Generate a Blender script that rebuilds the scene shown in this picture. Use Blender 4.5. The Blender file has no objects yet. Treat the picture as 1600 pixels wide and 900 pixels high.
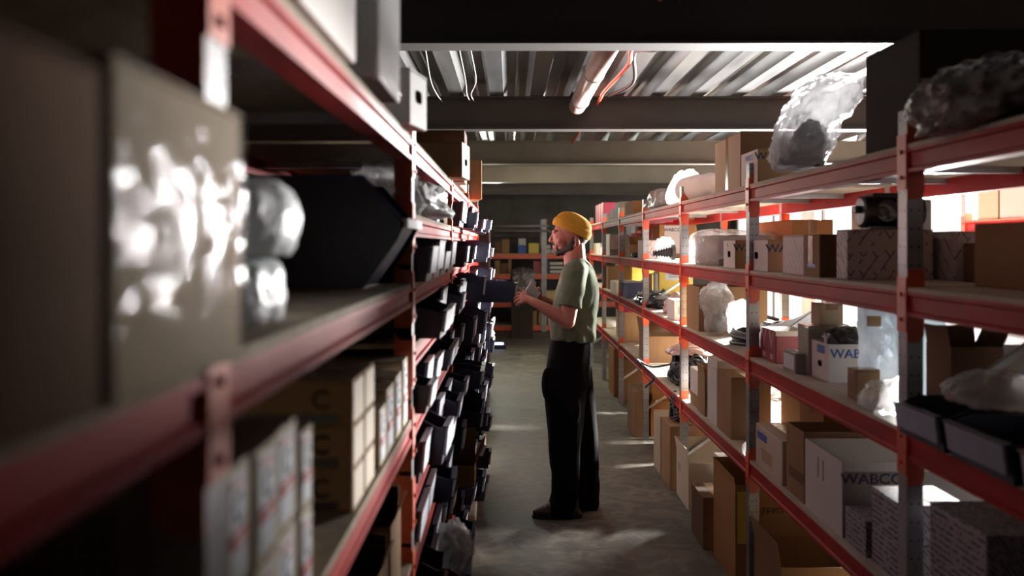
import bpy, bmesh, math, random
from mathutils import Vector, Matrix, noise
S = bpy.context.scene
C = S.collection
R = math.radians
random.seed(7)
# ------------------------------------------------------------------ camera
F = 1394.0            # focal length in pixels of a 1600 px wide frame
EYE = 1.58
cd = bpy.data.cameras.new('camera'); cam = bpy.data.objects.new('camera', cd); C.objects.link(cam)
cd.sensor_width = 36; cd.lens = 36*F/1600; cd.shift_x = 3/1600; cd.shift_y = -67/1600
cd.clip_start = .05; cd.clip_end = 60
cam.location = (0, 0, EYE); cam.rotation_euler = (R(90), 0, 0)
cd.dof.use_dof = True; cd.dof.focus_distance = 5.25; cd.dof.aperture_fstop = 2.2
S.camera = cam
# ------------------------------------------------------------------ world, light, exposure
W = bpy.data.worlds.new('world'); S.world = W; W.use_nodes = True
W.node_tree.nodes['Background'].inputs[0].default_value = (1.0, .88, .78, 1)
W.node_tree.nodes['Background'].inputs[1].default_value = .004
S.view_settings.view_transform = 'Standard'; S.view_settings.look = 'None'
S.view_settings.gamma = 1; S.view_settings.use_curve_mapping = False
S.view_settings.exposure = 0.0
S.cycles.use_denoising = True; S.cycles.max_bounces = 7; S.cycles.transparent_max_bounces = 10
S.cycles.diffuse_bounces = 2; S.cycles.glossy_bounces = 3; S.cycles.sample_clamp_indirect = 6
S.cycles.use_adaptive_sampling = True; S.cycles.adaptive_threshold = .02
S.cycles.caustics_reflective = False; S.cycles.caustics_refractive = False
def area(name, loc, aim, sx, sy, power, col=(1, 1, 1)):
    l = bpy.data.lights.new(name, 'AREA'); l.shape = 'RECTANGLE'; l.size = sx; l.size_y = sy; l.energy = power; l.color = col
    o = bpy.data.objects.new(name, l); C.objects.link(o); o.location = loc
    o.rotation_euler = (Vector(aim)-Vector(loc)).to_track_quat('-Z', 'Y').to_euler(); return o
area('window_daylight', (3.3, 7.3, 1.64), (-.2, 4.3, 1.54), .3, .62, 1350, (1, .97, .94)).data.spread = R(118)
area('high_window_daylight', (3.5, 10.2, 2.36), (-.2, 3.6, 1.8), .4, .14, 1700, (1, .98, .96))
area('far_strip_lamp', (.4, 11.0, 2.4), (.3, 12.0, 0), 1.2, .2, 40, (1, .86, .6))
area('far_backlight', (-.32, 13.5, 2.40), (.0, 6, .3), .35, .25, 44, (.97, 1, .84))  # unseen backlight for the man's rim and the floor; no doorway stands here
WINDOW_GLOW = 1.5
# ------------------------------------------------------------------ materials
def principled(name, col, rough=.6, metal=0., var=.12, scale=8., bump=.0, spec=.5, stretch=None, bscale=60., alpha=1., trans=0.):
    m = bpy.data.materials.new(name); m.use_nodes = True; nt = m.node_tree; N = nt.nodes; L = nt.links
    b = N['Principled BSDF']; b.inputs['Roughness'].default_value = rough; b.inputs['Metallic'].default_value = metal
    b.inputs['Specular IOR Level'].default_value = spec
    tc = N.new('ShaderNodeTexCoord'); mp = N.new('ShaderNodeMapping'); L.new(tc.outputs['Object'], mp.inputs[0])
    if stretch: mp.inputs['Scale'].default_value = stretch
    n = N.new('ShaderNodeTexNoise'); n.inputs['Scale'].default_value = scale; n.inputs['Detail'].default_value = 5
    L.new(mp.outputs[0], n.inputs['Vector'])
    r = N.new('ShaderNodeValToRGB'); r.color_ramp.elements[0].position = .3; r.color_ramp.elements[1].position = .7
    r.color_ramp.elements[0].color = tuple(c*(1-var) for c in col)+(1,); r.color_ramp.elements[1].color = tuple(min(1, c*(1+var)) for c in col)+(1,)
    L.new(n.outputs['Fac'], r.inputs[0]); L.new(r.outputs[0], b.inputs['Base Color'])
    if bump:
        n2 = N.new('ShaderNodeTexNoise'); n2.inputs['Scale'].default_value = bscale; n2.inputs['Detail'].default_value = 3
        L.new(mp.outputs[0], n2.inputs['Vector']); bp = N.new('ShaderNodeBump'); bp.inputs['Strength'].default_value = bump
        bp.inputs['Distance'].default_value = .01; L.new(n2.outputs['Fac'], bp.inputs['Height']); L.new(bp.outputs[0], b.inputs['Normal'])
    if trans:
        td = N.new('ShaderNodeBsdfTranslucent'); td.inputs[0].default_value = tuple(min(1, c*1.25) for c in col)+(1,)
        xt = N.new('ShaderNodeMixShader'); xt.inputs[0].default_value = trans; L.new(b.outputs[0], xt.inputs[1]); L.new(td.outputs[0], xt.inputs[2])
        L.new(xt.outputs[0], N['Material Output'].inputs[0]); last = xt
    else: last = b
    if alpha < 1:
        t = N.new('ShaderNodeBsdfTransparent'); x = N.new('ShaderNodeMixShader'); x.inputs[0].default_value = alpha
        L.new(t.outputs[0], x.inputs[1]); L.new(last.outputs[0], x.inputs[2]); L.new(x.outputs[0], N['Material Output'].inputs[0])
    return m
M = {}
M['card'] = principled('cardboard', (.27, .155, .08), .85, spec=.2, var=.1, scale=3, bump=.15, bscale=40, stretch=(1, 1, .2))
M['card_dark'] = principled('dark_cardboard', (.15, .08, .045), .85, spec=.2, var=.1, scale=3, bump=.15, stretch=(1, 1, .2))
M['card_orange'] = principled('warm_cardboard', (.36, .18, .07), .85, spec=.2, var=.08, scale=3)
M['card_pale'] = principled('pale_cardboard', (.4, .31, .21), .8, spec=.2, var=.07, scale=3)
M['card_black'] = principled('near_black_cardboard', (.03, .022, .017), .85, spec=.2, var=.2, scale=3)
M['white'] = principled('white_carton', (.6, .56, .53), .7, spec=.25, var=.04, scale=4)
M['cream'] = principled('cream_carton', (.55, .46, .35), .7, spec=.25, var=.05, scale=4)
M['greyish'] = principled('grey_carton', (.27, .25, .245), .7, spec=.25, var=.06, scale=4)
M['paper'] = principled('paper_label', (.62, .65, .72), .55, var=.06, scale=30)
M['tape'] = principled('brown_tape', (.28, .15, .07), .18, var=.1, scale=20)
M['clear_tape'] = principled('glossy_tape', (.34, .28, .22), .12, var=.1, scale=20, bump=.3)
M['black'] = principled('black_rubber', (.009, .009, .011), .4, var=.2, scale=20, bump=.2)
M['soft_black'] = principled('black_film', (.02, .02, .024), .22, var=.2, scale=20, bump=.5, bscale=25)
M['navy'] = principled('navy_plastic', (.012, .014, .035), .38, var=.15, scale=10)
M['navy_light'] = principled('blue_plastic_crate', (.05, .055, .14), .45, var=.15, scale=10)
M['red'] = principled('red_rack_paint', (.34, .022, .02), .5, spec=.12, var=.25, scale=9, stretch=(1, .35, 1), bump=.05)
M['orange'] = principled('orange_red_paint', (.62, .1, .045), .4, var=.15, scale=14)
M['maroon'] = principled('maroon_paint', (.075, .018, .016), .5, var=.2, scale=6)
M['zinc'] = principled('galvanised_steel', (.42, .43, .45), .36, .75, var=.18, scale=14)
M['deck'] = principled('corrugated_zinc', (.22, .22, .22), .27, .8, var=.3, scale=5, stretch=(3, .25, 1))
M['beam_shaded'] = principled('shaded_beam_paint', (.03, .024, .02), .6, var=.12, scale=4)  # beam paint with the shade on the nearest beams put into its colour
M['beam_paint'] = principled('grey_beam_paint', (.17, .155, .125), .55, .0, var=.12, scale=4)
M['chip'] = principled('chipboard', (.3, .235, .165), .8, spec=.2, var=.18, scale=25)
M['pale_board'] = principled('pale_shelf_panel', (.46, .41, .34), .75, spec=.2, var=.08, scale=12)
M['concrete_wall'] = principled('dark_plaster', (.12, .11, .095), .9, var=.25, scale=2.5, bump=.2)
M['magenta'] = principled('magenta_carton', (.42, .02, .075), .45, var=.06, scale=5)
M['crimson'] = principled('crimson_carton', (.2, .014, .03), .45, var=.08, scale=5)
M['yellow'] = principled('yellow_carton', (.75, .55, .1), .5, var=.08, scale=5)
M['blue'] = principled('blue_print', (.03, .1, .38), .5, var=.05)
M['dark_ink'] = principled('dark_blue_ink', (.018, .025, .075), .5, var=.05)
M['black_ink'] = principled('black_ink', (.015, .013, .013), .5, var=.05)
M['red_ink'] = principled('red_ink', (.55, .02, .05), .5, var=.05)
M['pink_ink'] = principled('pink_ink', (.62, .25, .26), .5, var=.05)
M['hole'] = principled('dark_hole', (.008, .007, .006), 1., spec=.0)
M['card_blue'] = principled('grey_blue_label', (.3, .33, .42), .6, var=.1, scale=20, spec=.2)
M['white_ink'] = principled('white_ink', (.8, .78, .78), .5, var=.03)
M['green'] = principled('green_film', (.05, .24, .14), .25, var=.2, scale=14)
M['film'] = principled('clear_plastic_film', (.62, .6, .6), .16, var=.1, scale=20, bump=.8, bscale=34, alpha=.4, trans=.3)
M['film_thin'] = principled('thin_clear_film', (.6, .58, .56), .12, var=.1, scale=20, bump=.7, bscale=20, alpha=.34)
M['wrap_clear'] = principled('clear_stretch_wrap', (.4, .34, .28), .09, var=.1, scale=20, bump=.5, bscale=30, alpha=.16)
M['film_dull'] = principled('dull_grey_film', (.3, .285, .26), .3, var=.25, scale=14, bump=.8, bscale=30)
M['foam'] = principled('white_foam_bag', (.78, .8, .83), .35, var=.05, scale=20, bump=.5, bscale=40, trans=.25)
M['bubble'] = principled('bubble_wrap_film', (.55, .55, .57), .18, var=.2, scale=16, bump=1., bscale=95, alpha=.6, trans=.16)
M['dark_bubble'] = principled('dull_wrap_film', (.16, .14, .13), .16, var=.3, scale=16, bump=1., bscale=45)
M['foil'] = principled('silver_foil_wrap', (.7, .76, .82), .25, .2, var=.15, scale=14, bump=.8, bscale=30, trans=.4)
M['wood'] = principled('weathered_timber', (.3, .22, .14), .75, var=.25, scale=6, stretch=(6, .6, 6))
M['pine'] = principled('pale_timber', (.5, .34, .16), .7, var=.2, scale=5, stretch=(8, 8, .7))
M['skin'] = principled('skin', (.42, .15, .1), .5, var=.07, scale=14, bump=.04)
M['hair'] = principled('dark_brown_hair', (.045, .025, .016), .6, var=.3, scale=160, bump=.7, bscale=300)
M['beanie'] = principled('mustard_knit', (.6, .3, .022), .85, var=.12, scale=140, bump=.5, bscale=220)
M['shirt'] = principled('olive_cotton', (.125, .15, .095), .85, var=.08, scale=40, bump=.1, bscale=200, spec=.2)
M['trousers'] = principled('black_cotton', (.006, .0055, .0055), .95, var=.2, scale=20, bump=.1, spec=.1)
M['shoe'] = principled('dark_leather', (.02, .014, .012), .3, var=.2, scale=20)
M['pipe'] = principled('pinkish_pipe_wrap', (.4, .27, .24), .38, var=.15, scale=9)
M['cable'] = principled('red_cable', (.5, .06, .03), .4, var=.1)
M['lime'] = principled('bright_green_print', (.3, .6, .15), .5, var=.1)

def patterned(name, base, ink, scale, zig=True):
    m = principled(name, base, .6, var=.04, scale=4); nt = m.node_tree; N = nt.nodes; L = nt.links
    b = N['Principled BSDF']; src = b.inputs['Base Color'].links[0].from_socket
    tc = N.new('ShaderNodeTexCoord'); mp = N.new('ShaderNodeMapping'); L.new(tc.outputs['Object'], mp.inputs[0])
    mp.inputs['Rotation'].default_value = (R(45), R(0), R(45)) if zig else (0, R(38), 0)
    mp.inputs['Scale'].default_value = (scale, scale, scale)
    if zig:
        br = N.new('ShaderNodeTexBrick'); L.new(mp.outputs[0], br.inputs[0]); br.inputs['Scale'].default_value = 1
        br.inputs['Mortar Size'].default_value = .035; br.inputs['Brick Width'].default_value = 1.; br.inputs['Row Height'].default_value = .5
        br.inputs['Color1'].default_value = (0, 0, 0, 1); br.inputs['Color2'].default_value = (0, 0, 0, 1); br.inputs['Mortar'].default_value = (1, 1, 1, 1)
        fac = br.outputs['Color']
    else:
        w = N.new('ShaderNodeTexWave'); L.new(mp.outputs[0], w.inputs[0]); w.inputs['Scale'].default_value = 1.; w.inputs['Distortion'].default_value = 1.5
        w.inputs['Detail'].default_value = 2; w.inputs['Detail Scale'].default_value = 3
        rr = N.new('ShaderNodeValToRGB'); rr.color_ramp.elements[0].position = .55; rr.color_ramp.elements[1].position = .62
        L.new(w.outputs['Fac'], rr.inputs[0]); fac = rr.outputs[0]
    nz = N.new('ShaderNodeTexNoise'); nz.inputs['Scale'].default_value = 2.2; L.new(mp.outputs[0], nz.inputs['Vector'])
    mm = N.new('ShaderNodeMath'); mm.operation = 'GREATER_THAN'; mm.inputs[1].default_value = .47; L.new(nz.outputs['Fac'], mm.inputs[0])
    m2 = N.new('ShaderNodeMath'); m2.operation = 'MULTIPLY'; L.new(mm.outputs[0], m2.inputs[0]); L.new(fac, m2.inputs[1])
    mx = N.new('ShaderNodeMixRGB'); L.new(m2.outputs[0], mx.inputs[0]); L.new(src, mx.inputs[1]); mx.inputs[2].default_value = ink+(1,)
    L.new(mx.outputs[0], b.inputs['Base Color']); return m
M['zig'] = patterned('carton_with_dashed_print', (.42, .34, .32), (.13, .07, .1), 16)
M['diag'] = patterned('carton_with_diagonal_print', (.3, .27, .29), (.05, .05, .09), 30, False)
M['pinkprint'] = patterned('carton_with_mauve_print', (.52, .42, .42), (.34, .2, .26), 22)

def post_mat(name, col, metal):
    m = principled(name, col, .38, metal, var=.15, scale=14); nt = m.node_tree; N = nt.nodes; L = nt.links
    b = N['Principled BSDF']; src = b.inputs['Base Color'].links[0].from_socket
    tc = N.new('ShaderNodeTexCoord'); sp = N.new('ShaderNodeSeparateXYZ'); L.new(tc.outputs['Object'], sp.inputs[0])
    def mth(op, a, bb=None):
        n = N.new('ShaderNodeMath'); n.operation = op
        for i, v in enumerate((a, bb)):
            if v is None: continue
            if isinstance(v, (int, float)): n.inputs[i].default_value = v
            else: L.new(v, n.inputs[i])
        return n.outputs[0]
    zf = mth('MULTIPLY', mth('SUBTRACT', mth('FRACT', mth('MULTIPLY', sp.outputs[2], 20)), .5), .05)
    out = None
    for ax, off in ((1, .014), (0, .010)):
        d = mth('SUBTRACT', mth('ABSOLUTE', sp.outputs[ax]), off)
        h = mth('LESS_THAN', mth('ADD', mth('MULTIPLY', d, d), mth('MULTIPLY', zf, zf)), .0000100)
        out = h if out is None else mth('MAXIMUM', out, h)
    mx = N.new('ShaderNodeMixRGB'); L.new(out, mx.inputs[0]); L.new(src, mx.inputs[1]); mx.inputs[2].default_value = (.01, .01, .01, 1)
    L.new(mx.outputs[0], b.inputs['Base Color']); return m
M['post'] = post_mat('perforated_steel', (.25, .25, .26), .35)
M['post_maroon'] = post_mat('perforated_steel_aged', (.3, .22, .22), .4)

def concrete_floor():
    m = principled('concrete_floor', (.135, .118, .09), .62, var=.3, scale=1.6, bump=.25, bscale=30); nt = m.node_tree; N = nt.nodes; L = nt.links
    b = N['Principled BSDF']; src = b.inputs['Base Color'].links[0].from_socket
    tc = N.new('ShaderNodeTexCoord'); n = N.new('ShaderNodeTexNoise'); n.inputs['Scale'].default_value = 7; n.inputs['Detail'].default_value = 9
    n.inputs['Distortion'].default_value = 1.2
    L.new(tc.outputs['Object'], n.inputs['Vector']); r = N.new('ShaderNodeValToRGB'); r.color_ramp.elements[0].position = .42; r.color_ramp.elements[1].position = .62
    L.new(n.outputs['Fac'], r.inputs[0]); mx = N.new('ShaderNodeMixRGB'); mx.blend_type = 'MULTIPLY'; mx.inputs[0].default_value = .55
    L.new(src, mx.inputs[1]); L.new(r.outputs[0], mx.inputs[2]); L.new(mx.outputs[0], b.inputs['Base Color'])
    rr = N.new('ShaderNodeMapRange'); rr.inputs['To Min'].default_value = .45; rr.inputs['To Max'].default_value = .8
    L.new(n.outputs['Fac'], rr.inputs[0]); L.new(rr.outputs[0], b.inputs['Roughness']); return m
M['floor'] = concrete_floor()
def emit(name, col, s):
    m = bpy.data.materials.new(name); m.use_nodes = True; N = m.node_tree.nodes; N.remove(N['Principled BSDF'])
    e = N.new('ShaderNodeEmission'); e.inputs[0].default_value = col+(1,); e.inputs[1].default_value = s
    m.node_tree.links.new(e.outputs[0], N['Material Output'].inputs[0]); return m
M['glow'] = emit('daylit_frosted_glass', (1, .98, .95), WINDOW_GLOW)
M['blue_glow'] = emit('blue_work_light', (.35, .45, 1), 6)

# ------------------------------------------------------------------ helpers
def wx(px, Y): return (px-797)*Y/F
def wz(py, Y): return EYE-(py-383)*Y/F
def yd(px, X): return F*X/(px-797)
def link(name, bm, mats, parent=None, loc=(0, 0, 0), smooth=False):
    me = bpy.data.meshes.new(name); bmesh.ops.recalc_face_normals(bm, faces=bm.faces); bm.to_mesh(me); bm.free()
    for m in (mats if isinstance(mats, (list, tuple)) else [mats]): me.materials.append(M[m] if isinstance(m, str) else m)
    if smooth:
        for p in me.polygons: p.use_smooth = True
    o = bpy.data.objects.new(name, me); C.objects.link(o); o.location = loc
    if parent: o.parent = parent
    return o
def tag(o, label, cat, group=None, kind=None):
    o['label'] = label; o['category'] = cat
    if group: o['group'] = group
    if kind: o['kind'] = kind
    return o
def thing(name, label, cat, loc=(0, 0, 0), rot=(0, 0, 0), group=None):
    o = bpy.data.objects.new(name, None); C.objects.link(o); o.location = loc; o.rotation_euler = rot
    return tag(o, label, cat, group)
def struct(name, bm, m, loc=(0, 0, 0)):
    o = link(name, bm, m, loc=loc); o['kind'] = 'structure'; return o
def box(bm, x0, x1, y0, y1, z0, z1, bev=0, mi=0):
    v = [bm.verts.new(p) for p in ((x0, y0, z0), (x1, y0, z0), (x1, y1, z0), (x0, y1, z0), (x0, y0, z1), (x1, y0, z1), (x1, y1, z1), (x0, y1, z1))]
    fs = [bm.faces.new([v[i] for i in q]) for q in ((0, 3, 2, 1), (4, 5, 6, 7), (0, 1, 5, 4), (1, 2, 6, 5), (2, 3, 7, 6), (3, 0, 4, 7))]
    for f in fs: f.material_index = mi
    if bev:
        es = {e for f in fs for e in f.edges}
        bmesh.ops.bevel(bm, geom=list(es), offset=bev, segments=2, affect='EDGES', profile=.5)
    return bm
def B(*a, **k): return box(bmesh.new(), *a, **k)
def prism(bm, pts, axis, a0, a1):
    """extrude 2-D outline pts along axis ('x': pts=(y,z); 'y': pts=(x,z); 'z': pts=(x,y))"""
    def mk(p, a): return {'x': (a, p[0], p[1]), 'y': (p[0], a, p[1]), 'z': (p[0], p[1], a)}[axis]
    A = [bm.verts.new(mk(p, a0)) for p in pts]; Bv = [bm.verts.new(mk(p, a1)) for p in pts]; n = len(pts)
    bm.faces.new(A); bm.faces.new(Bv[::-1])
    for i in range(n): bm.faces.new((A[i], Bv[i], Bv[(i+1) % n], A[(i+1) % n]))
    return bm
def tube(bm, pts, r, n=8):
    pts = [Vector(p) for p in pts]; rings = []; up = None
    for i, p in enumerate(pts):
        d = (pts[min(i+1, len(pts)-1)]-pts[max(i-1, 0)]).normalized()
        if up is None: up = d.orthogonal().normalized()
        up = (up-d*up.dot(d)).normalized(); s = d.cross(up)
        rr = r[i] if isinstance(r, (list, tuple)) else r
        rings.append([bm.verts.new(p+(up*math.cos(2*math.pi*k/n)+s*math.sin(2*math.pi*k/n))*rr) for k in range(n)])
    for a, b in zip(rings, rings[1:]):
        for k in range(n): bm.faces.new((a[k], a[(k+1) % n], b[(k+1) % n], b[k]))
    bm.faces.new(rings[0][::-1]); bm.faces.new(rings[-1]); return bm
def smoothpath(pts, k=6):
    out = []; P = [Vector(p) for p in pts]
    for i in range(len(P)-1):
        p0, p1, p2, p3 = P[max(i-1, 0)], P[i], P[i+1], P[min(i+2, len(P)-1)]
        for j in range(k):
            t = j/k; out.append(.5*((2*p1)+(-p0+p2)*t+(2*p0-5*p1+4*p2-p3)*t*t+(-p0+3*p1-3*p2+p3)*t**3))
    return out+[P[-1]]
TXT = {}
def lettering(txt, size, m, parent, loc, face, name='lettering', sx=1.0):
    """face 'cam' looks to -Y, 'left' looks to -X, 'right' looks to +X"""
    key = (txt, size, m, sx)
    if key not in TXT:
        cu = bpy.data.curves.new('t', 'FONT'); cu.body = txt; cu.size = size; cu.align_x = 'CENTER'; cu.align_y = 'CENTER'; cu.offset = size*.018
        to = bpy.data.objects.new('t', cu); C.objects.link(to); dg = bpy.context.evaluated_depsgraph_get()
        me = bpy.data.meshes.new_from_object(to.evaluated_get(dg)); bpy.data.objects.remove(to)
        bm = bmesh.new(); bm.from_mesh(me); g = bmesh.ops.extrude_face_region(bm, geom=bm.faces[:])
        bmesh.ops.translate(bm, verts=[v for v in g['geom'] if isinstance(v, bmesh.types.BMVert)], vec=(0, 0, .0006))
        bmesh.ops.scale(bm, verts=bm.verts, vec=(sx, 1, 1))
        bmesh.ops.recalc_face_normals(bm, faces=bm.faces); bm.to_mesh(me); bm.free()
        me.materials.clear(); me.materials.append(M[m]); TXT[key] = me
    o = bpy.data.objects.new(name, TXT[key]); C.objects.link(o)
    ax = {'cam': ((1, 0, 0), (0, 0, 1), (0, -1, 0)), 'left': ((0, -1, 0), (0, 0, 1), (-1, 0, 0)), 'right': ((0, 1, 0), (0, 0, 1), (1, 0, 0))}[face]
    mt = Matrix.Identity(4)
    for j in range(3):
        for i in range(3): mt[i][j] = ax[j][i]
    mt.translation = loc; o.parent = parent; o.matrix_local = mt; return o
def patch(parent, face, half, u0, u1, z0, z1, m, name='label', t=.0012):
    """thin sticker on a box face. half = distance of that face from the box centre; u along the face"""
    if face == 'cam': b = B(u0, u1, -half-t, -half+.0002, z0, z1)
    elif face == 'left': b = B(-half-t, -half+.0002, u0, u1, z0, z1)
    else: b = B(half-.0002, half+t, u0, u1, z0, z1)
    return link(name, b, m, parent)

def carton(name, label, x0, x1, y0, y1, z, h, m='card', opened=False, tape='tape', rz=0, group=None, simple=False, cat='box', flap=.5, tilt=0):
    """a real cardboard box: walls, two lid flaps meeting at a seam, tape; opened: hollow with folded-out flaps"""
    w, d = abs(x1-x0), abs(y1-y0); hx, hy = w/2, d/2; t = .004
    root = thing(name, label, cat, ((x0+x1)/2, (y0+y1)/2, z), (tilt, 0, rz), group)
    if not opened:
        bm = B(-hx, hx, -hy, hy, 0, h-t, bev=min(.004, h*.04))
        if simple:
            box(bm, -hx+.001, -.001, -hy+.001, hy-.001, h-t-.001, h); box(bm, .001, hx-.001, -hy+.001, hy-.001, h-t-.001, h)
            bpy.data.objects.remove(root); return tag(link(name, bm, m, loc=((x0+x1)/2, (y0+y1)/2, z)), label, cat, group)
        link('carton_body', bm, m, root)
        long_y = d >= w
        for s in (-1, 1):
            if long_y: fb = B(min(s*.0012, s*hx), max(s*.0012, s*hx), -hy, hy, h-t, h, bev=.001)
            else: fb = B(-hx, hx, min(s*.0012, s*hy), max(s*.0012, s*hy), h-t, h, bev=.001)
            link('lid_flap', fb, m, root)
        if tape:
            a = .024
            if long_y: tb = B(-a, a, -hy-.0007, hy+.0007, h, h+.0007); box(tb, -a, a, -hy-.0007, -hy, h*.72, h); box(tb, -a, a, hy, hy+.0007, h*.72, h)
            else: tb = B(-hx-.0007, hx+.0007, -a, a, h, h+.0007); box(tb, -hx-.0007, -hx, -a, a, h*.72, h); box(tb, hx, hx+.0007, -a, a, h*.72, h)
            link('packing_tape', tb, tape, root)
    else:
        bm = bmesh.new(); o = [(-hx, -hy), (hx, -hy), (hx, hy), (-hx, hy)]; i = [(-hx+t, -hy+t), (hx-t, -hy+t), (hx-t, hy-t), (-hx+t, hy-t)]
        ob = [bm.verts.new((*p, 0)) for p in o]; ot = [bm.verts.new((*p, h)) for p in o]; it = [bm.verts.new((*p, h)) for p in i]; ib = [bm.verts.new((*p, t)) for p in i]
        bm.faces.new(ob[::-1]); bm.faces.new(ib)
        for k in range(4):
            n = (k+1) % 4
            bm.faces.new((ob[k], ob[n], ot[n], ot[k])); bm.faces.new((ot[k], ot[n], it[n], it[k])); bm.faces.new((it[k], it[n], ib[n], ib[k]))
        link('carton_body', bm, m, root)
        if flap:
            fl = min(w, d)*flap
            for (ax, s, ang) in (('x', -1, 68), ('x', 1, 40), ('y', 1, 55)):
                c, sn = math.cos(R(ang)), math.sin(R(ang)); fb = bmesh.new()
                if ax == 'x': prism(fb, [(s*hx, h), (s*(hx+fl*c*.4), h+fl*sn), (s*(hx+fl*c*.4)-s*.004, h+fl*sn), (s*hx-s*.004, h)], 'y', -hy+.004, hy-.004)
                else: prism(fb, [(s*hy, h), (s*(hy+fl*c*.3), h+fl*sn), (s*(hy+fl*c*.3)-s*.004, h+fl*sn), (s*hy-s*.004, h)], 'x', -hx+.004, hx-.004)
                link('open_flap', fb, m, root)
    return root
def hole(parent, face, half, u, z, w=.05, h=.028):
    """hand hole punched in a carton side: dark rounded slot"""
    bm = bmesh.new(); n = 16; pts = []
    for k in range(n):
        a = 2*math.pi*k/n; e = .6
        pts.append((u+w/2*math.copysign(abs(math.cos(a))**e, math.cos(a)), z+h/2*math.copysign(abs(math.sin(a))**e, math.sin(a))))
    if face == 'cam': prism(bm, pts, 'y', -half-.0012, -half+.0005)
    else:
        s = -1 if face == 'left' else 1; prism(bm, pts, 'x', s*(half+.0012), s*(half-.0005))
    return link('hand_hole', bm, 'hole', parent)

def blob(name, label, cat, outline, Y, T, m, amp=.012, freq=22, n=22, seed=0, group=None, parent=None, kind=None):
    """crumpled, inflated bag: outline is a list of (X, Z) points seen from the aisle, T its thickness along Y"""
    P = [Vector((p[0], p[1])) for p in outline]; k = len(P); dense = []
    for i in range(k):
        p0, p1, p2, p3 = P[i-1], P[i], P[(i+1) % k], P[(i+2) % k]
        for j in range(5):
            t = j/5; dense.append(.5*((2*p1)+(-p0+p2)*t+(2*p0-5*p1+4*p2-p3)*t*t+(-p0+3*p1-3*p2+p3)*t**3))
    c = sum(P, Vector((0, 0)))/k; zmin = min(p[1] for p in outline); base = Vector((c.x, Y, zmin)); bm = bmesh.new(); K = len(dense); rings = []
    for side in (-1, 1):
        for i in range(1, n+1):
            t = math.sin(i/n*math.pi/2)
            if side == 1 and i == n: continue
            ring = []
            for q in dense:
                p = c+(q-c)*t; dep = side*T/2*math.sqrt(max(0, 1-t*t))
                ring.append(bm.verts.new((p.x, Y+dep, p.y)))
            rings.append((side, i, ring))
    cs = [bm.verts.new((c.x, Y-T/2, c.y)), bm.verts.new((c.x, Y+T/2, c.y))]
    front = [r for s, i, r in rings if s == -1]; back = [r for s, i, r in rings if s == 1]+[front[-1]]
    for fr, cv in ((front, cs[0]), (back, cs[1])):
        for a in range(K): bm.faces.new((cv, fr[0][a], fr[0][(a+1) % K]))
        for r0, r1 in zip(fr, fr[1:]):
            for a in range(K): bm.faces.new((r0[a], r1[a], r1[(a+1) % K], r0[(a+1) % K]))
    sd = Vector((seed*3.1, seed*1.7, seed*.9))
    for v in bm.verts:
        q = v.co*freq+sd; d = (abs(noise.noise(q))-.25)+.6*(abs(noise.noise(q*2.3))-.25)+.45*(abs(noise.noise(q*5.1))-.25)
        dirv = Vector((v.co.x-c.x, (v.co.y-Y)*1.2, v.co.z-c.y)).normalized()
        v.co += dirv*d*amp*2.4+Vector((noise.noise(q*.6), noise.noise(q*.6+Vector((5, 0, 0))), 0))*amp*.6
        v.co.z = max(v.co.z, zmin+.001)
        v.co -= base
    o = link(name, bm, m, parent, loc=base, smooth=True)
    if parent is None: tag(o, label, cat, group, kind)
    return o
def rect_outline(x0, x1, z0, z1, seed=0, j=.12):
    rnd = random.Random(seed); w, h = x1-x0, z1-z0; pts = [(0, 0), (.5, -.0), (1, 0), (1.02, .5), (.95, 1), (.5, 1.05), (.06, .96), (-.03, .5)]
    return [(x0+w*(a+rnd.uniform(-j, j)*.5), max(z0, z0+h*(b+rnd.uniform(-j, j)))) for a, b in pts]

# ------------------------------------------------------------------ the room
XL, XR_, YB, YF = -1.35, 4.3, -1.2, 17.4
struct('floor', B(XL, XR_, YB, YF, -.1, 0), 'floor')
struct('wall_left', B(XL-.12, XL, YB, YF, 0, 3.1), 'concrete_wall')
struct('wall_far', B(XL, XR_, YF, YF+.12, 0, 3.1), 'concrete_wall')
bm = bmesh.new()   # right wall with the window opening
WY0, WY1, WZ0, WZ1 = 7.7, 17.0, .35, 2.25
box(bm, XR_, XR_+.12, YB, WY0, 0, 3.1); box(bm, XR_, XR_+.12, WY1, YF, 0, 3.1)
box(bm, XR_, XR_+.12, WY0, WY1, 0, WZ0); box(bm, XR_, XR_+.12, WY0, WY1, WZ1, 3.1)
struct('wall_right', bm, 'concrete_wall')
bm = B(XR_+.02, XR_+.1, WY0, WY1, WZ0, WZ0+.05)
box(bm, XR_+.02, XR_+.1, WY0, WY1, WZ1-.05, WZ1)
for k in range(5):
    y = WY0+(WY1-WY0-.05)*k/4; box(bm, XR_+.02, XR_+.1, y, y+.05, WZ0, WZ1)
win = struct('window_1', bm, 'white')
link('window_glass', B(XR_+.05, XR_+.06, WY0, WY1, WZ0, WZ1), M['glow'], win)
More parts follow.
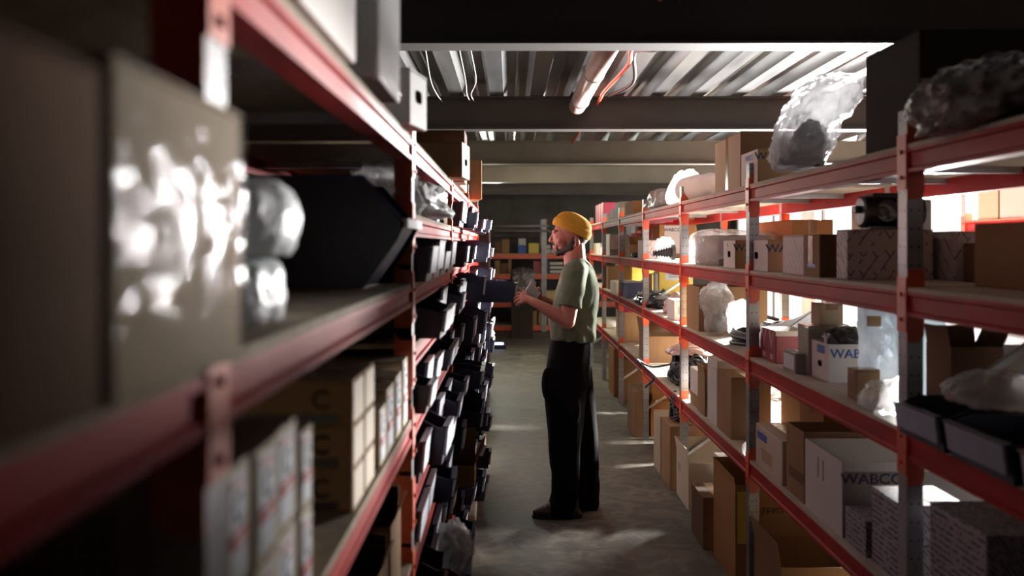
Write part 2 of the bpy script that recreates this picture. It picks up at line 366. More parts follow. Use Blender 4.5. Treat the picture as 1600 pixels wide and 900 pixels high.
# corrugated deck: trapezoid ribs running down the aisle
prof = []; pitch = .30; x = XL
while x < XR_:
    prof += [(x, 2.70), (x+.10, 2.70), (x+.13, 2.775), (x+.19, 2.775), (x+.205, 2.768), (x+.22, 2.775), (x+.27, 2.775)]; x += pitch
bm = bmesh.new(); prism(bm, prof+[(prof[-1][0], 2.80), (prof[0][0], 2.80)], 'y', YB, YF)
struct('ceiling', bm, 'deck')
def ibeam(y, name):
    b, t, w, f = 2.45, 2.698, .075, .012
    pts = [(y-w, b), (y+w, b), (y+w, b+f), (y+.006, b+f+.006), (y+.006, t-f), (y+w, t-f), (y+w, t), (y-w, t), (y-w, t-f), (y-.006-.0, t-f), (y-.006, b+f+.006), (y-w, b+f)]
    bm = bmesh.new(); prism(bm, pts, 'x', XL, XR_); struct(name, bm, 'beam_shaded' if y < 7.5 else 'beam_paint')
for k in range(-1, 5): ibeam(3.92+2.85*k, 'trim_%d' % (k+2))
bm = bmesh.new(); tube(bm, [(2.5, 7.4, 0), (2.5, 7.4, 1.3), (2.5, 7.4, 2.45)], .075, 24)
o = struct('trim_7', bm, 'white')
for p in o.data.polygons: p.use_smooth = len(p.vertices) == 4
# services under the deck
bm = bmesh.new(); tube(bm, [(.50, 4.02, 2.60), (.50, 6.66, 2.615)], .062, 20)
t = thing('ceiling_pipe', 'fat pinkish wrapped pipe running under the corrugated ceiling', 'pipe'); link('pipe_body', bm, 'pipe', t, smooth=True)
bm = bmesh.new()
for y in (4.3, 5.3, 6.3): tube(bm, [(.50, y-.015, 2.606), (.50, y+.015, 2.606)], .066, 20)
link('pipe_clamp', bm, 'zinc', t)
def cable(name, label, pts, r, m, cat='cable', group=None):
    bm = bmesh.new(); tube(bm, smoothpath(pts, 8), r, 8); return tag(link(name, bm, m, smooth=True), label, cat, group)
cable('power_cable', 'red cable slung under the corrugated ceiling beside the fat pipe', [(.66, 3.9, 2.66), (.63, 4.6, 2.6), (.70, 5.3, 2.65), (.63, 6.0, 2.61), (.66, 6.7, 2.65), (.66, 9.4, 2.66)], .012, 'cable')
cable('power_cable', 'dark cable drooping under the ceiling right of the red cable', [(.74, 3.9, 2.66), (.76, 4.5, 2.58), (.70, 5.0, 2.66), (.77, 5.6, 2.6), (.72, 6.5, 2.67)], .012, 'black')
for i, (x0, x1, w) in enumerate(((-.43, -.51, 'leftmost pale wire drooping under the ceiling above the left rack'), (-.25, -.30, 'crooked pale wire under the ceiling, middle of the three over the left rack'), (-.19, -.27, 'rightmost pale wire under the ceiling above the left rack'))):
    cable('ceiling_wire', w, [(x0, 3.95, 2.62), (x0-.02, 4.7, 2.63), ((x0+x1)/2+.02*(i-1), 5.5, 2.6), (x1, 6.2, 2.63), (x1, 6.7, 2.66)], .0024, 'white', 'wire')

# ------------------------------------------------------------------ racks
def beam_bm(length, h=.066, dpt=.045, s=1):
    """step beam along Y; outer face at x=0 towards -s"""
    q = [(0, 0), (0, -.010), (.007, -.014), (.007, -h+.014), (0, -h+.010), (0, -h), (dpt, -h), (dpt, 0)]
    bm = bmesh.new(); prism(bm, [(s*a, b) for a, b in q], 'y', 0, length); return bm
def rack(name, label, xf, xb, ys, levels, post_top, pm='post', bh=.066, board='chip', set_back=0., plates=True, postcut=None):
    """xf aisle-side face, xb rear face, ys upright positions, levels(bay)->heights of shelf tops"""
    s = 1 if xb > xf else -1; root = thing(name, label, 'shelving rack')
    px = .045
    for i, y in enumerate(ys):
        for x in (xf+s*set_back, xb-s*px):
            xa, xc = sorted((x, x+s*px)); cx = (xa+xc)/2
            bm = bmesh.new(); prism(bm, [(xa-cx, -.027), (xc-cx, -.027), (xc-cx, .027), (xa-cx, .027)], 'z', 0, post_top)
            p = link('upright', bm, pm, root, loc=(cx, y, 0))
        # lacing between front and rear uprights
        a, b = xf+s*(set_back+px), xb-s*px; z = .25; up = True
        while z+.42 < min(post_top, 1.55):
            bm = bmesh.new(); z0, z1 = (z, z+.42) if up else (z+.42, z); tube(bm, [(a-s*.01, y, z0), (b+s*.01, y, z1)], .013, 4); link('diagonal_brace', bm, 'zinc', root)
            z += .42; up = not up
    allz = set()
    for b in range(len(ys)-1):
        y0, y1 = ys[b]+.027, ys[b+1]-.027
        for z in levels(b):
            zb = z-.012
            link('beam', beam_bm(y1-y0, bh, .045, s), 'red', root, loc=(xf, y0, zb)); link('beam', beam_bm(y1-y0, bh, .045, -s), 'red', root, loc=(xb, y0, zb))
            bm = B(*sorted((xf+s*.001, xb-s*.001)), y0+.001, y1-.001, zb, z)
            link('shelf_board', bm, board, root)
            if z > 1.2:
                for q in (1/3, 2/3):
                    y = y0+(y1-y0)*q; link('support_bar', B(*sorted((xf+s*.045, xb-s*.045)), y-.015, y+.015, zb-.022, zb-.0005), 'zinc', root)
    for i, y in enumerate(ys):
        zs = set(levels(min(i, len(ys)-2))) | set(levels(max(i-1, 0)))
        for z in sorted(zs):
            for xo, ss in ((xf, s), (xb, -s)):
                bm = bmesh.new(); x0, x1 = sorted((xo-ss*.003, xo+ss*.0))
                if set_back and xo == xf: x0, x1 = sorted((xo, xo+ss*set_back))
                box(bm, x0, x1, y-.028, y+.028, z-.012-bh-.045, z+.028)
                for zz in (z-.09, z-.02):
                    tube(bm, [(xo-ss*.003, y, zz), (xo-ss*.009, y, zz)], .006, 6)
                link('beam_connector', bm, 'orange' if pm != 'post_maroon' else 'red', root)
            # gusset on the side facing the camera
            for xo, ss in ((xf+s*set_back, s), (xb, -s)):
                bm = bmesh.new(); xa = xo; prism(bm, [(xa, z+.05), (xa+ss*.047, z+.05), (xa+ss*.047, z-.13), (xa+ss*.03, z-.15), (xa, z-.15)], 'y', y-.0295, y-.0272)
                link('connector_plate', bm, 'orange', root)
    return root
RZ = [1.855, 1.465, 1.075, .61]
RX, RXB = 1.08, 1.76
ysR = [.856, 2.456, 4.056, 5.656, 7.256, 8.856, 10.456, 12.056]
rack('storage_rack', 'long red and grey boltless rack of four shelves along the right of the aisle', RX, RXB, ysR, lambda b: RZ, 1.95, board='pale_board')
LX, LXB = -.26, -.86
ysL = [-.81, .79, 2.39, 3.99, 5.59, 7.22]
LZ0 = [1.867, 1.48, 1.12, .74, .36]
LZ1 = [1.867, 1.665, 1.48, 1.31, 1.12, .93, .74, .55, .36, .17]
rack('storage_rack', 'red rack close on the left, crowded with dark bins further down', LX, LXB, ysL, lambda b: LZ0 if b < 2 else LZ1, 1.96, bh=.05)
rack('storage_rack', 'red rack standing across the second aisle, seen through the right rack', 3.15, 3.8, [1.4, 3.0, 4.6, 6.2], lambda b: [2.2, 1.75, 1.25, .75, .3], 2.6)
# rack across the far end
def far_rack():
    root = thing('storage_rack', 'orange-beamed rack standing across the far end of the aisle', 'shelving rack'); y0, y1 = 16.3, 16.95
    for x in (-1.0, .62, 2.24):
        for y in (y0, y1):
            bm = bmesh.new(); prism(bm, [(-.045, -.03), (.045, -.03), (.045, .03), (-.045, .03)], 'z', 0, 2.05); link('upright', bm, 'post', root, loc=(x, y, 0))
    for a, b in ((-.955, .575), (.665, 2.195)):
        for z in (1.43, 1.06, .55, .12):
            for y in (y0-.03, y1-.015): link('beam', B(a, b, y, y+.045, z-.1, z-.012), 'orange', root)
            link('shelf_board', B(a, b, y0-.03, y1+.03, z-.012, z), 'chip', root)
    return root
far_rack()

# ------------------------------------------------------------------ small-parts bins of the left rack
def make_bin(w, d, h, label, mat='navy', lm='paper', cat='bin', sign=1):
    """open-fronted stacking bin; front towards sign*X, origin under the front edge centre"""
    root = thing('storage_bin', label, cat); t = .003
    side = [(0, 0), (-d, 0), (-d, h), (-.05, h), (-.012, h*.84), (.012, h*.84), (0.0, 0)]
    bm = bmesh.new()
    for y in (-w/2, w/2-t): prism(bm, [(sign*a, b) for a, b in side], 'y', y, y+t)
    box(bm, *sorted((-sign*d, 0)), -w/2+t, w/2-t, 0, t)
    box(bm, *sorted((-sign*d, -sign*(d-t))), -w/2+t, w/2-t, t, h)
    prism(bm, [(0, t), (sign*.010, h*.84), (sign*.006, h*.84), (-sign*.004, t)], 'y', -w/2+t, w/2-t)
    link('bin_body', bm, mat, root)
    bm = bmesh.new(); prism(bm, [(sign*.004, h*.2), (sign*.012, h*.84), (sign*.021, h*.84), (sign*.013, h*.2)], 'y', -w*.46, w*.46)
    link('label_card', bm, lm, root)
    bm = B(*sorted((sign*.004, sign*.022)), -w/2, w/2, h*.84, h*.88); link('front_lip', bm, mat, root)
    return root
def copy_tree(o):
    c = o.copy(); C.objects.link(c)
    for ch in o.children:
        d = ch.copy(); C.objects.link(d); d.parent = c; d.matrix_parent_inverse = ch.matrix_parent_inverse
    return c
protos = {}
def get_bin(w, h, d=.36):
    k = (w, h, d)
    if k not in protos: protos[k] = make_bin(w, d, h, 'bin'); return protos[k]
    return copy_tree(protos[k])
ORD = ['first', 'second', 'third', 'fourth', 'fifth', 'sixth', 'seventh', 'eighth', 'ninth', 'tenth', 'eleventh', 'twelfth', 'thirteenth', 'fourteenth']
BAYN = {2: 'first', 3: 'second', 4: 'third'}
rnd = random.Random(11)
SKIP = {(2, 1.665), (2, 1.12)} - {(2, 1.12)}
for b in (2, 3, 4):
    y0, y1 = ysL[b]+.035, ysL[b+1]-.035
    for li, z in enumerate(LZ1[1:]):
        if (b, z) == (2, 1.665): continue
        y = y0+.005; n = 0
        while True:
            w = rnd.choice((.13, .16, .2)) if b > 2 else rnd.choice((.16, .2, .24))
            if y+w > y1: break
            if rnd.random() < .10: y += w*.6; continue
            if b == 2 and z == .36 and y < 3.24 and y+w > 2.86: y = 3.25; continue
            if b == 2 and z == .55 and y+w > 3.73: break
            if b == 3 and z == 1.12 and y < 5.36 and y+w > 5.08: y = 5.37; continue
            h = rnd.choice((.09, .11, .13)) if z > .2 else .12
            if (b, z) == (4, 1.665): h = .09
            o = get_bin(w, h); o.location = (LX+(rnd.choice((.0, .0, .01, .03, .06)) if b == 2 else rnd.choice((.01, .03, .05, .08, .12))), y+w/2, z); n += 1
            o.rotation_euler = (0, 0, R(rnd.uniform(-2.5, 2.5)) if w < .2 else 0)
            tag(o, 'dark bin, left rack, %s shelf down, %s in its row, %s bay of bins' % (ORD[li+1], ORD[n-1], BAYN[b]), 'bin', 'dark stacking bins on the left rack')
            y += w+rnd.choice((.008, .012, .03))
# the bin pulled out by the man
pb = make_bin(.15, .235, .125, 'navy bin pulled far out of the left rack and held by the man', 'navy', 'paper')
pb.location = (.022, 5.22, 1.262-.012); pb.name = 'storage_bin'
# two bins parked on the shelf of the first bay
def shelf_things():
    # the large black bin on the second shelf, just before the second upright
    root = thing('storage_bin', 'very large black open-fronted bin on the left rack beside the white packages', 'bin', (-.25, 2.19, 1.48)); w, h = .32, .255
    pr = [(-.085, 0), (-.40, 0), (-.40, h), (-.085, h), (.0, h*.62), (.012, h*.60), (-.005, h*.45)]
    bm = bmesh.new()
    for y in (-w/2, w/2-.004): prism(bm, pr, 'y', y, y+.004)
    box(bm, -.40, -.085, -w/2+.004, w/2-.004, 0, .004); box(bm, -.40, -.396, -w/2+.004, w/2-.004, .004, h)
    prism(bm, [(-.085, .004), (.0, h*.58), (-.004, h*.58), (-.089, .004)], 'y', -w/2+.004, w/2-.004)
    link('bin_body', bm, 'navy', root); link('front_lip', B(.0, .018, -w/2, w/2, h*.55, h*.63), 'paper', root)
    bm = bmesh.new(); tube(bm, [(-.40, -w/2, h), (-.085, -w/2, h), (.004, -w/2, h*.62)], .005, 6); link('rim', bm, 'navy_light', root)
shelf_things()

# ------------------------------------------------------------------ left rack, near bays
def Lc(name, label, px0, px1, z, h, m, X=-.25, depth=.4, **k):
    """carton on the left rack whose aisle face spans image columns px0..px1"""
    y0, y1 = yd(px0, X), yd(px1, X); r = carton(name, label, X-depth, X, y0, y1, z, h, m, **k)
    return r, depth/2, (y1-y0)/2
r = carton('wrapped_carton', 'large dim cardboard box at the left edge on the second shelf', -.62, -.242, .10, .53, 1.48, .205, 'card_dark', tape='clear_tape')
# the tall wrapped carton panel in front of the upright
r = carton('wrapped_carton', 'pale plastic-wrapped carton hanging over the near left shelf edge', -.2585, -.2385, .535, .79, 1.48, .216, 'card_pale', tape=None)
bm = bmesh.new(); nv = []
for i in range(40):
    row = []
    for j in range(26):
        y = -.1275+.255*i/39; z = .002+.213*j/25; q = Vector((y*26, z*8, 1.3))
        row.append(bm.verts.new((.0108+.003*abs(noise.noise(q))+.0025*abs(noise.noise(q*2.6)), y, z)))
    nv.append(row)
for i in range(39):
    for j in range(25): bm.faces.new((nv[i][j], nv[i+1][j], nv[i+1][j+1], nv[i][j+1]))
link('plastic_wrap', bm, 'wrap_clear', r, smooth=True)
# white wrapped packages
blob('wrapped_package', 'lower white plastic-wrapped package beside the near carton', 'package', [(-.50, 1.48), (-.37, 1.48), (-.305, 1.48), (-.31, 1.555), (-.38, 1.562), (-.50, 1.56)], 1.17, .25, 'foam', amp=.005, seed=3)
blob('wrapped_package', 'upper white package lying on the lower white one', 'package', [(-.50, 1.566), (-.38, 1.566), (-.283, 1.566), (-.280, 1.65), (-.38, 1.668), (-.50, 1.66)], 1.13, .24, 'foam', amp=.004, seed=4)
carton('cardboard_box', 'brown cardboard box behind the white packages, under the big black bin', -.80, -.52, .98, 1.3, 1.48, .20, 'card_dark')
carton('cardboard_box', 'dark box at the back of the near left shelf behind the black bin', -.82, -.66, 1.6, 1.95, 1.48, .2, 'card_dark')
# third shelf, near: label boxes in two layers
def labelled(name, label, x0, x1, y0, y1, z, h, group, full=True):
    r = carton(name, label, x0, x1, y0, y1, z, h, 'cream', tape=None, group=group); hx, hy = (x1-x0)/2, (y1-y0)/2
    patch(r, 'right', hx, -hy*.72, hy*.55, h*.10, h*.92, 'paper')
    patch(r, 'right', hx+.0012, -hy*.72, hy*.55, h*.36, h*.48, 'red_ink', 'red_stripe')
    patch(r, 'right', hx+.0012, -hy*.55, hy*.35, h*.82, h*.88, 'pink_ink', 'red_line')
    lettering('C', h*.34, 'dark_ink', r, (hx+.0013, -hy*.05, h*.64), 'right')
    patch(r, 'right', hx+.0024, -hy*.5, hy*.3, h*.405, h*.435, 'white_ink', 'white_line')
    return r
names = ['first', 'second', 'third', 'fourth']
ye = [.822, .905, 1.00, 1.10, 1.17]
for L_ in range(2):
    for i in range(4):
        labelled('label_box', 'cream box with red-striped label, %s row, %s from the near post' % (('bottom', 'top')[L_], names[i]), -.58, -.262+.004*(i % 2), ye[i], ye[i+1]-.006, 1.12+.128*L_, (.126, .122)[L_] if not (L_ and i > 2) else .10, 'cream boxes with red-striped labels')
for a, (zz, hh) in enumerate(((1.12, .074), (1.195, .074), (1.27, .078))):
    for b, (ya, yb) in enumerate(((1.53, 1.645), (1.655, 1.77))):
        r = carton('flat_carton', 'long brown carton with white end, %s layer, %s of two stacks behind the label boxes' % (('lowest', 'middle', 'top')[a], ('nearer', 'farther')[b]), -.66, -.27, ya, yb, zz, hh, 'card', tape=None, group='long brown cartons stacked three high')
        patch(r, 'right', .195, -.052, .052, .004, hh-.006, 'cream', 'pale_end')
        lettering('C', .045, 'black_ink', r, (.14, -.0577, hh*.55), 'cam'); patch(r, 'cam', .0575, -.15, .17, .004, .02, 'black_ink', 'dark_band')
for i, (ya, yb) in enumerate(((1.84, 1.93), (1.94, 2.06), (2.09, 2.2), (2.24, 2.33))):
    labelled('label_box', 'cream labelled box standing alone near the second upright, %s of four' % names[i], -.5, -.268, ya, yb, 1.12, (.12, .145, .15, .17)[i], 'cream boxes near the second upright')
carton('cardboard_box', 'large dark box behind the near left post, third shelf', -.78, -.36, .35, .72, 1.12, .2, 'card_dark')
r = carton('cardboard_box', 'beige box with black stripe at the lower left corner', -.62, -.33, .16, .33, 1.12, .2, 'card_pale'); patch(r, 'right', .145, -.05, .05, .03, .06, 'black_ink', 'black_stripe')
for i, (ya, yb, hh) in enumerate(((1.62, 1.8, .12), (1.83, 1.98, .16), (2.02, 2.2, .2))):
    carton('open_carton', 'small open brown carton low on the left rack, %s from the camera' % names[i], -.5, -.27, ya, yb, .74, hh, 'card', opened=True, flap=.3)
cable('looped_wire', 'thin shiny wire looping above the small open cartons', [(-.4, 1.8, .9), (-.36, 1.9, 1.02), (-.33, 2.0, .98), (-.38, 2.08, .94)], .004, 'zinc', 'wire')
# on top of the left rack
r, hx, hy = Lc('white_carton', 'tall white carton nearest the camera on top of left rack', 470, 556, 1.868, .33, 'white', X=-.245, depth=.32, tape=None)
r, hx, hy = Lc('wrapped_carton', 'glossy plastic-wrapped white carton on the left rack top', 592, 624, 1.868, .28, 'greyish', X=-.225, depth=.36, tape=None)
link('plastic_wrap', B(-hx-.002, hx+.002, -hy-.002, hy+.002, .0, .283, bev=.003), 'film', r)
r = carton('white_carton', 'white carton with round hand hole over the second upright', -.53, -.222, 2.15, 2.295, 1.868, .135, 'white', tape=None, rz=R(-11)); hx, hy = .154, .0725; hole(r, 'right', hx, 0, .075, .05, .032)
link('cut_stripe', B(-hx-.001, -hx*.2, -hy-.001, -hy, .03, .06), 'paper', r)
r = carton('cardboard_box', 'brown box with white holed end on top of left rack', -.50, -.192, 3.79, 4.0, 1.868, .15, 'card', rz=R(-6)); hx, hy = .154, .105; patch(r, 'right', hx, -hy*.98, hy*.98, .003, .147, 'white', 'white_end'); hole(r, 'right', hx+.0012, 0, .07, .07, .03)
carton('cardboard_box', 'tall plain brown box behind the holed box on left rack', -.52, -.207, 4.06, 4.28, 1.868, .235, 'card_dark')
r = carton('cardboard_box', 'leaning brown carton at the far end of the left rack top', -.42, -.2, 5.62, 5.95, 1.868, .25, 'card', rz=R(8))
carton('cardboard_box', 'flat carton stacked on the middle of left rack top', -.56, -.24, 4.3, 4.95, 1.868, .09, 'card')
# second shelf down, first bin bay: white plastic wraps, blue box, kraft box
blob('plastic_bag', 'bright crumpled white plastic wrap on shelf above the bins', 'plastic bag', rect_outline(-.62, -.22, 1.665, 1.77, 2), 2.85, .7, 'foam', amp=.022, freq=12, seed=6)
blob('plastic_bag', 'torn clear plastic sheet standing up from the white wrap', 'plastic bag', [(-.42, 1.665), (-.26, 1.665), (-.27, 1.75), (-.30, 1.79), (-.40, 1.82), (-.48, 1.76)], 2.6, .12, 'film', amp=.02, seed=7)
carton('cardboard_box', 'small blue box beside the crumpled white wrap', -.45, -.27, 3.3, 3.42, 1.665, .1, 'blue', simple=True)
carton('cardboard_box', 'small kraft box between blue box and upright', -.45, -.26, 3.5, 3.7, 1.665, .09, 'card', simple=True)
blob('plastic_bag', 'white plastic bag hanging off a left rack shelf into the aisle', 'plastic bag', [(-.24, 1.02), (-.19, 1.0), (-.12, .93), (-.11, .95), (-.13, 1.0), (-.18, 1.055), (-.25, 1.06)], 6.25, .12, 'foam', amp=.01, seed=9)
def leaning_card(label, loc, w, h, rot, m='white'):
    o = link('paper_tag', B(-w/2, w/2, -.002, .002, 0, h), m, loc=loc); o.rotation_euler = rot; return tag(o, label, 'paper tag')
leaning_card('white paper tag dangling from the lower bins over the floor', (-.165, 4.3, .575), .07, .055, (0, R(25), R(12)))
leaning_card('pale card sticking out of bins above the dangling tag', (-.2, 4.6, .7), .05, .14, (0, R(-18), R(30)), 'card_pale')
r = carton('open_carton', 'open brown carton poking out low on the left rack', -.40, -.15, 3.75, 3.95, .562, .09, 'card', opened=True, flap=.7)
tag(link('timber_plinth', B(-.25, -.19, 3.4, 7.0, .0, .10, bev=.006), 'wood'), 'weathered timber baulk lying under the left rack edge', 'timber')
r = make_bin(.34, .4, .165, 'large dark bin near the floor with blue plastic film inside', 'navy', 'soft_black'); r.location = (-.15, 3.05, .372)
blob('plastic_bag', 'bluish clear plastic film bulging from the large low bin', 'plastic bag', [(-.25, .50), (-.2, .47), (-.15, .50), (-.135, .56), (-.17, .63), (-.24, .62)], 3.02, .26, 'film', amp=.02, seed=12)
# maroon rack end beyond the left rack
root = thing('steel_cabinet', 'dark maroon steel cabinet standing beyond the left rack', 'cabinet', (-.5, 9.4, 0))
link('cabinet_body', B(-.3, .27, -.4, .4, .05, 1.85, bev=.01), 'maroon', root)
link('door', B(.27, .285, -.39, .39, .1, 1.82, bev=.004), 'maroon', root); link('handle', B(.285, .30, -.3, -.27, .9, 1.05, bev=.004), 'zinc', root)
link('base', B(-.28, .25, -.38, .38, 0, .05), 'black', root)

# ------------------------------------------------------------------ right rack contents
def Rc(name, label, px0, px1, z, top, m, X=1.10, depth=.3, **k):
    """carton on the right rack: aisle face from far column px0 to near column px1; top = image row of its near top corner"""
    y1, y0 = yd(px0, X), yd(px1, X); h = wz(top, y0)-z; r = carton(name, label, X, X+depth, y0, y1, z, h, m, **k)
    return r, depth/2, (y1-y0)/2, h
Z1, Z2, Z3, Z4 = RZ
E = .0006
# --- top shelf
for i, (a, b) in enumerate(((10.75, 11.0), (11.05, 11.3), (11.35, 11.7))):
    carton('crimson_box', 'deep red carton at the far end of the right rack top, %s of three' % names[i], 1.12, 1.5, a, b, Z1, .24, 'crimson', simple=True, group='deep red cartons')
for i, (a, b, hh, m) in enumerate(((9.6, 9.9, .12, 'greyish'), (10.0, 10.3, .09, 'card_pale'), (9.1, 9.5, .17, 'greyish'))):
    carton('small_box', '%s carton among the far grey boxes on right rack top' % ('low grey', 'low beige', 'tall grey')[i], 1.12, 1.4, a, b, Z1, hh, m, simple=True)
carton('cardboard_box', 'orange-brown carton on the right rack top behind the plastic bundles', 1.12, 1.5, 8.1, 8.7, Z1, .13, 'card_orange')
blob('plastic_bag', 'dull grey bundle of plastic film on the right rack top', 'plastic bag', rect_outline(1.10, 1.42, Z1, 2.03, 5), 7.0, .9, 'film_dull', amp=.02, freq=10, seed=21)
blob('plastic_bag', 'upright translucent bag between the grey bundle and white roll', 'plastic bag', [(1.10, Z1), (1.3, Z1), (1.33, 1.95), (1.27, 2.05), (1.16, 2.08), (1.09, 1.98)], 6.05, .3, 'film', amp=.02, freq=12, seed=22)
bm = bmesh.new(); tube(bm, smoothpath([(1.16, 5.84, Z1+.085), (1.18, 5.6, Z1+.085), (1.19, 5.2, Z1+.075), (1.2, 4.95, Z1+.05)]), [.084]*7+[.075]*5+[.06]*4+[.035]*3, 20)
tag(link('film_roll', bm, 'white', smooth=True), 'white roll of film lying on the right rack beside the tall carton', 'roll')
r, hx, hy, h = Rc('cardboard_box', 'tall carton with brown tape strip on top of the right rack', 1117, 1157, Z1, 205, 'card_pale', X=1.10, depth=.32, tape=None)
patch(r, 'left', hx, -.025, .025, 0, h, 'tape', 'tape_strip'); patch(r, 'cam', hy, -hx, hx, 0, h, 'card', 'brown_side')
r, hx, hy, h = Rc('white_carton', 'white carton with hand hole and blue lettering on right rack top', 1158.5, 1184, Z1, 232, 'card', X=1.10, depth=.24, tape=None)
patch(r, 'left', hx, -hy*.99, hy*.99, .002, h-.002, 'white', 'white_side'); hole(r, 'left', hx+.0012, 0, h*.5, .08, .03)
lettering('WABCO', .034, 'blue', r, (-hx-.0013, 0, h*.8), 'left'); lettering('WABCO', .045, 'dark_ink', r, (-hx+.085, -hy-.0002, h-.035), 'cam', sx=1.15)
def PP(pts, Y): return [(wx(a, Y), wz(b, Y)) for a, b in pts]
blob('bubble_wrap', 'tall bubble-wrapped bundle flaring to the right on top of right rack', 'bubble wrap', PP([(1218, 262), (1214, 238), (1225, 190), (1247, 150), (1272, 122), (1310, 112), (1346, 118), (1345, 150), (1328, 178), (1306, 195), (1298, 228), (1288, 258), (1255, 266)], 3.45)[:], 3.5, .42, 'bubble', amp=.014, freq=20, n=26, seed=31)
bw = blob('wrapped_part', '', '', PP([(1228, 262), (1232, 225), (1262, 188), (1285, 200), (1292, 235), (1280, 262)], 3.5), 3.5, .2, 'soft_black', amp=.012, seed=33, parent=bpy.data.objects['bubble_wrap']); bw.location = bw.location-bpy.data.objects['bubble_wrap'].location
tag(link('foam_sheet', B(1.12, 1.5, 3.0, 3.26, Z1, Z1+.012, bev=.003), 'card_dark'), 'thin dark sheet lying beside the bubble-wrapped bundle', 'sheet')
carton('cardboard_box', 'huge blackish carton on the right rack top near the upright', 1.175, 1.70, 2.56, 2.95, Z1, .345, 'card_black', tape=None)  # near-black colour carries the shade of its backlit face
blob('plastic_bag', 'dark crinkled plastic bundle on the right rack top near the corner', 'plastic bag', PP([(1470, 205), (1450, 165), (1453, 130), (1485, 105), (1530, 95), (1600, 90), (1660, 110), (1680, 170), (1640, 196), (1560, 205)], 2.1)[:], 2.12, .5, 'dark_bubble', amp=.018, freq=20, n=26, seed=32)
# --- second shelf
for i in range(6):
    carton('crimson_box', 'upright magenta carton in the far row on the second right shelf, %s' % ORD[i], 1.42, 1.7, 8.95+.26*i, 9.18+.26*i, Z2, .25, 'magenta', simple=True, group='upright magenta cartons')
for i, (a, m) in enumerate(((10.9, 'white'), (11.2, 'white'), (11.5, 'card_pale'))):
    carton('small_box', 'small box at the far end of the second right shelf, %s of three' % names[i], 1.1, 1.28, a, a+.22, Z2, .14, m, simple=True)
r = carton('white_carton', 'white carton with reddish print behind the far uprights', 1.11, 1.29, 9.95, 10.3, Z2, .24, 'white', tape=None)
patch(r, 'cam', .175, -.03, .06, .125, .14, 'pink_ink', 'red_print'); patch(r, 'cam', .175, -.085, .085, .0, .07, 'greyish', 'printed_base')
carton('open_carton', 'open brown carton with dark parts on the second right shelf', 1.12, 1.32, 8.35, 8.75, Z2, .12, 'card', opened=True, flap=.5)
blob('parts_pile', 'dark metal parts lying before the open carton', 'parts', rect_outline(1.12, 1.30, Z2, Z2+.05, 4), 8.1, .2, 'black', amp=.012, seed=41)
r = carton('patterned_box', 'square box with dashed print behind the bellows', 1.10, 1.245, 7.36, 7.68, Z2, .155, 'zig', tape=None)
r = carton('cardboard_box', 'orange carton with large lettering behind the patterned box', 1.33, 1.66, 7.95, 8.35, Z2, .30, 'card_orange', tape=None)
patch(r, 'cam', .2, -.12, .02, .04, .29, 'white', 'white_panel'); lettering('WABCO', .04, 'dark_ink', r, (-.05, -.2015, .25), 'cam')
def bellows():
    root = thing('rubber_bellows', 'black ribbed rubber bellows lying on its side beside the patterned box', 'bellows', (1.15, 6.7, Z2+.062))
    bm = bmesh.new(); pts = []; rr = []
    for k in range(29):
        x = -.075+.14*k/28; pts.append((x, 0, -.01+.01*k/28)); base = .016+.024*k/28; rr.append(base+(.007 if k % 4 < 2 else -.003))
    tube(bm, pts, rr, 24); link('ribbed_boot', bm, 'black', root, smooth=True)
    bm = bmesh.new(); tube(bm, [(.062, 0, 0), (.085, 0, 0)], .06, 28); link('flange', bm, 'black', root)
bellows()
blob('plastic_bag', 'white plastic bag crumpled above the rubber bellows', 'plastic bag', PP([(1032, 404), (1045, 404), (1052, 395), (1050, 378), (1040, 371), (1030, 374), (1027, 384)], 6.98), 6.98, .25, 'film', amp=.012, seed=42)
r = carton('wrapped_carton', 'pale carton inside the big clear bag on second shelf', 1.14, 1.42, 4.88, 5.5, Z2, .17, 'greyish', tape=None)
blob('plastic_bag', 'big clear plastic bag around a pale carton on second shelf', 'plastic bag', [(1.09, 1.475), (1.28, Z2), (1.5, Z2), (1.5, 1.64), (1.3, 1.665), (1.085, 1.66), (1.06, 1.57), (1.065, 1.49)], 5.15, 1.0, 'film', amp=.010, freq=12, seed=43)
carton('cardboard_box', 'orange carton at the back behind the big clear bag', 1.5, 1.72, 4.75, 5.6, Z2, .25, 'card_orange')
def wabco_small(px0, px1, top, label):
    r, hx, hy, h = Rc('white_carton', label, px0, px1, Z2, top, 'card', X=1.10, depth=.28, tape=None)
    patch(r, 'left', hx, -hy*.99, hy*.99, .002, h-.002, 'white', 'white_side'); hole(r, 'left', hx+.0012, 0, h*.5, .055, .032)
    lettering('W', .02, 'blue', r, (-hx-.0013, hy*.3, h*.82), 'left', 'small_lettering'); lettering('WABCO', .048, 'dark_ink', r, (-hx+.095, -hy-.0002, h-.038), 'cam', sx=1.15)
wabco_small(1131, 1149, 375, 'holed white carton left of the second right upright')
wabco_small(1166, 1200, 374.5, 'holed white carton right of the second right upright')
r, hx, hy, h = Rc('patterned_box', 'mauve printed box with strip of clear tape on the second shelf', 1223, 1281, Z2, 366, 'pinkprint', X=1.10, depth=.3, tape=None)
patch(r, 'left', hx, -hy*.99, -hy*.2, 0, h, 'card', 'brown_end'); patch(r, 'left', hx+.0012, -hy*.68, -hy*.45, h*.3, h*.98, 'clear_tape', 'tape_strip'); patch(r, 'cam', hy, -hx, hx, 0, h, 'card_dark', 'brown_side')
patch(r, 'left', hx+.0012, -hy*.8, -hy*.4, h*.22, h*.3, 'blue', 'blue_mark')
carton('patterned_box', 'wide box with dashed print under the black compressor', 1.115, 1.40, 2.95, 3.05, Z2, .167, 'zig', tape=None)
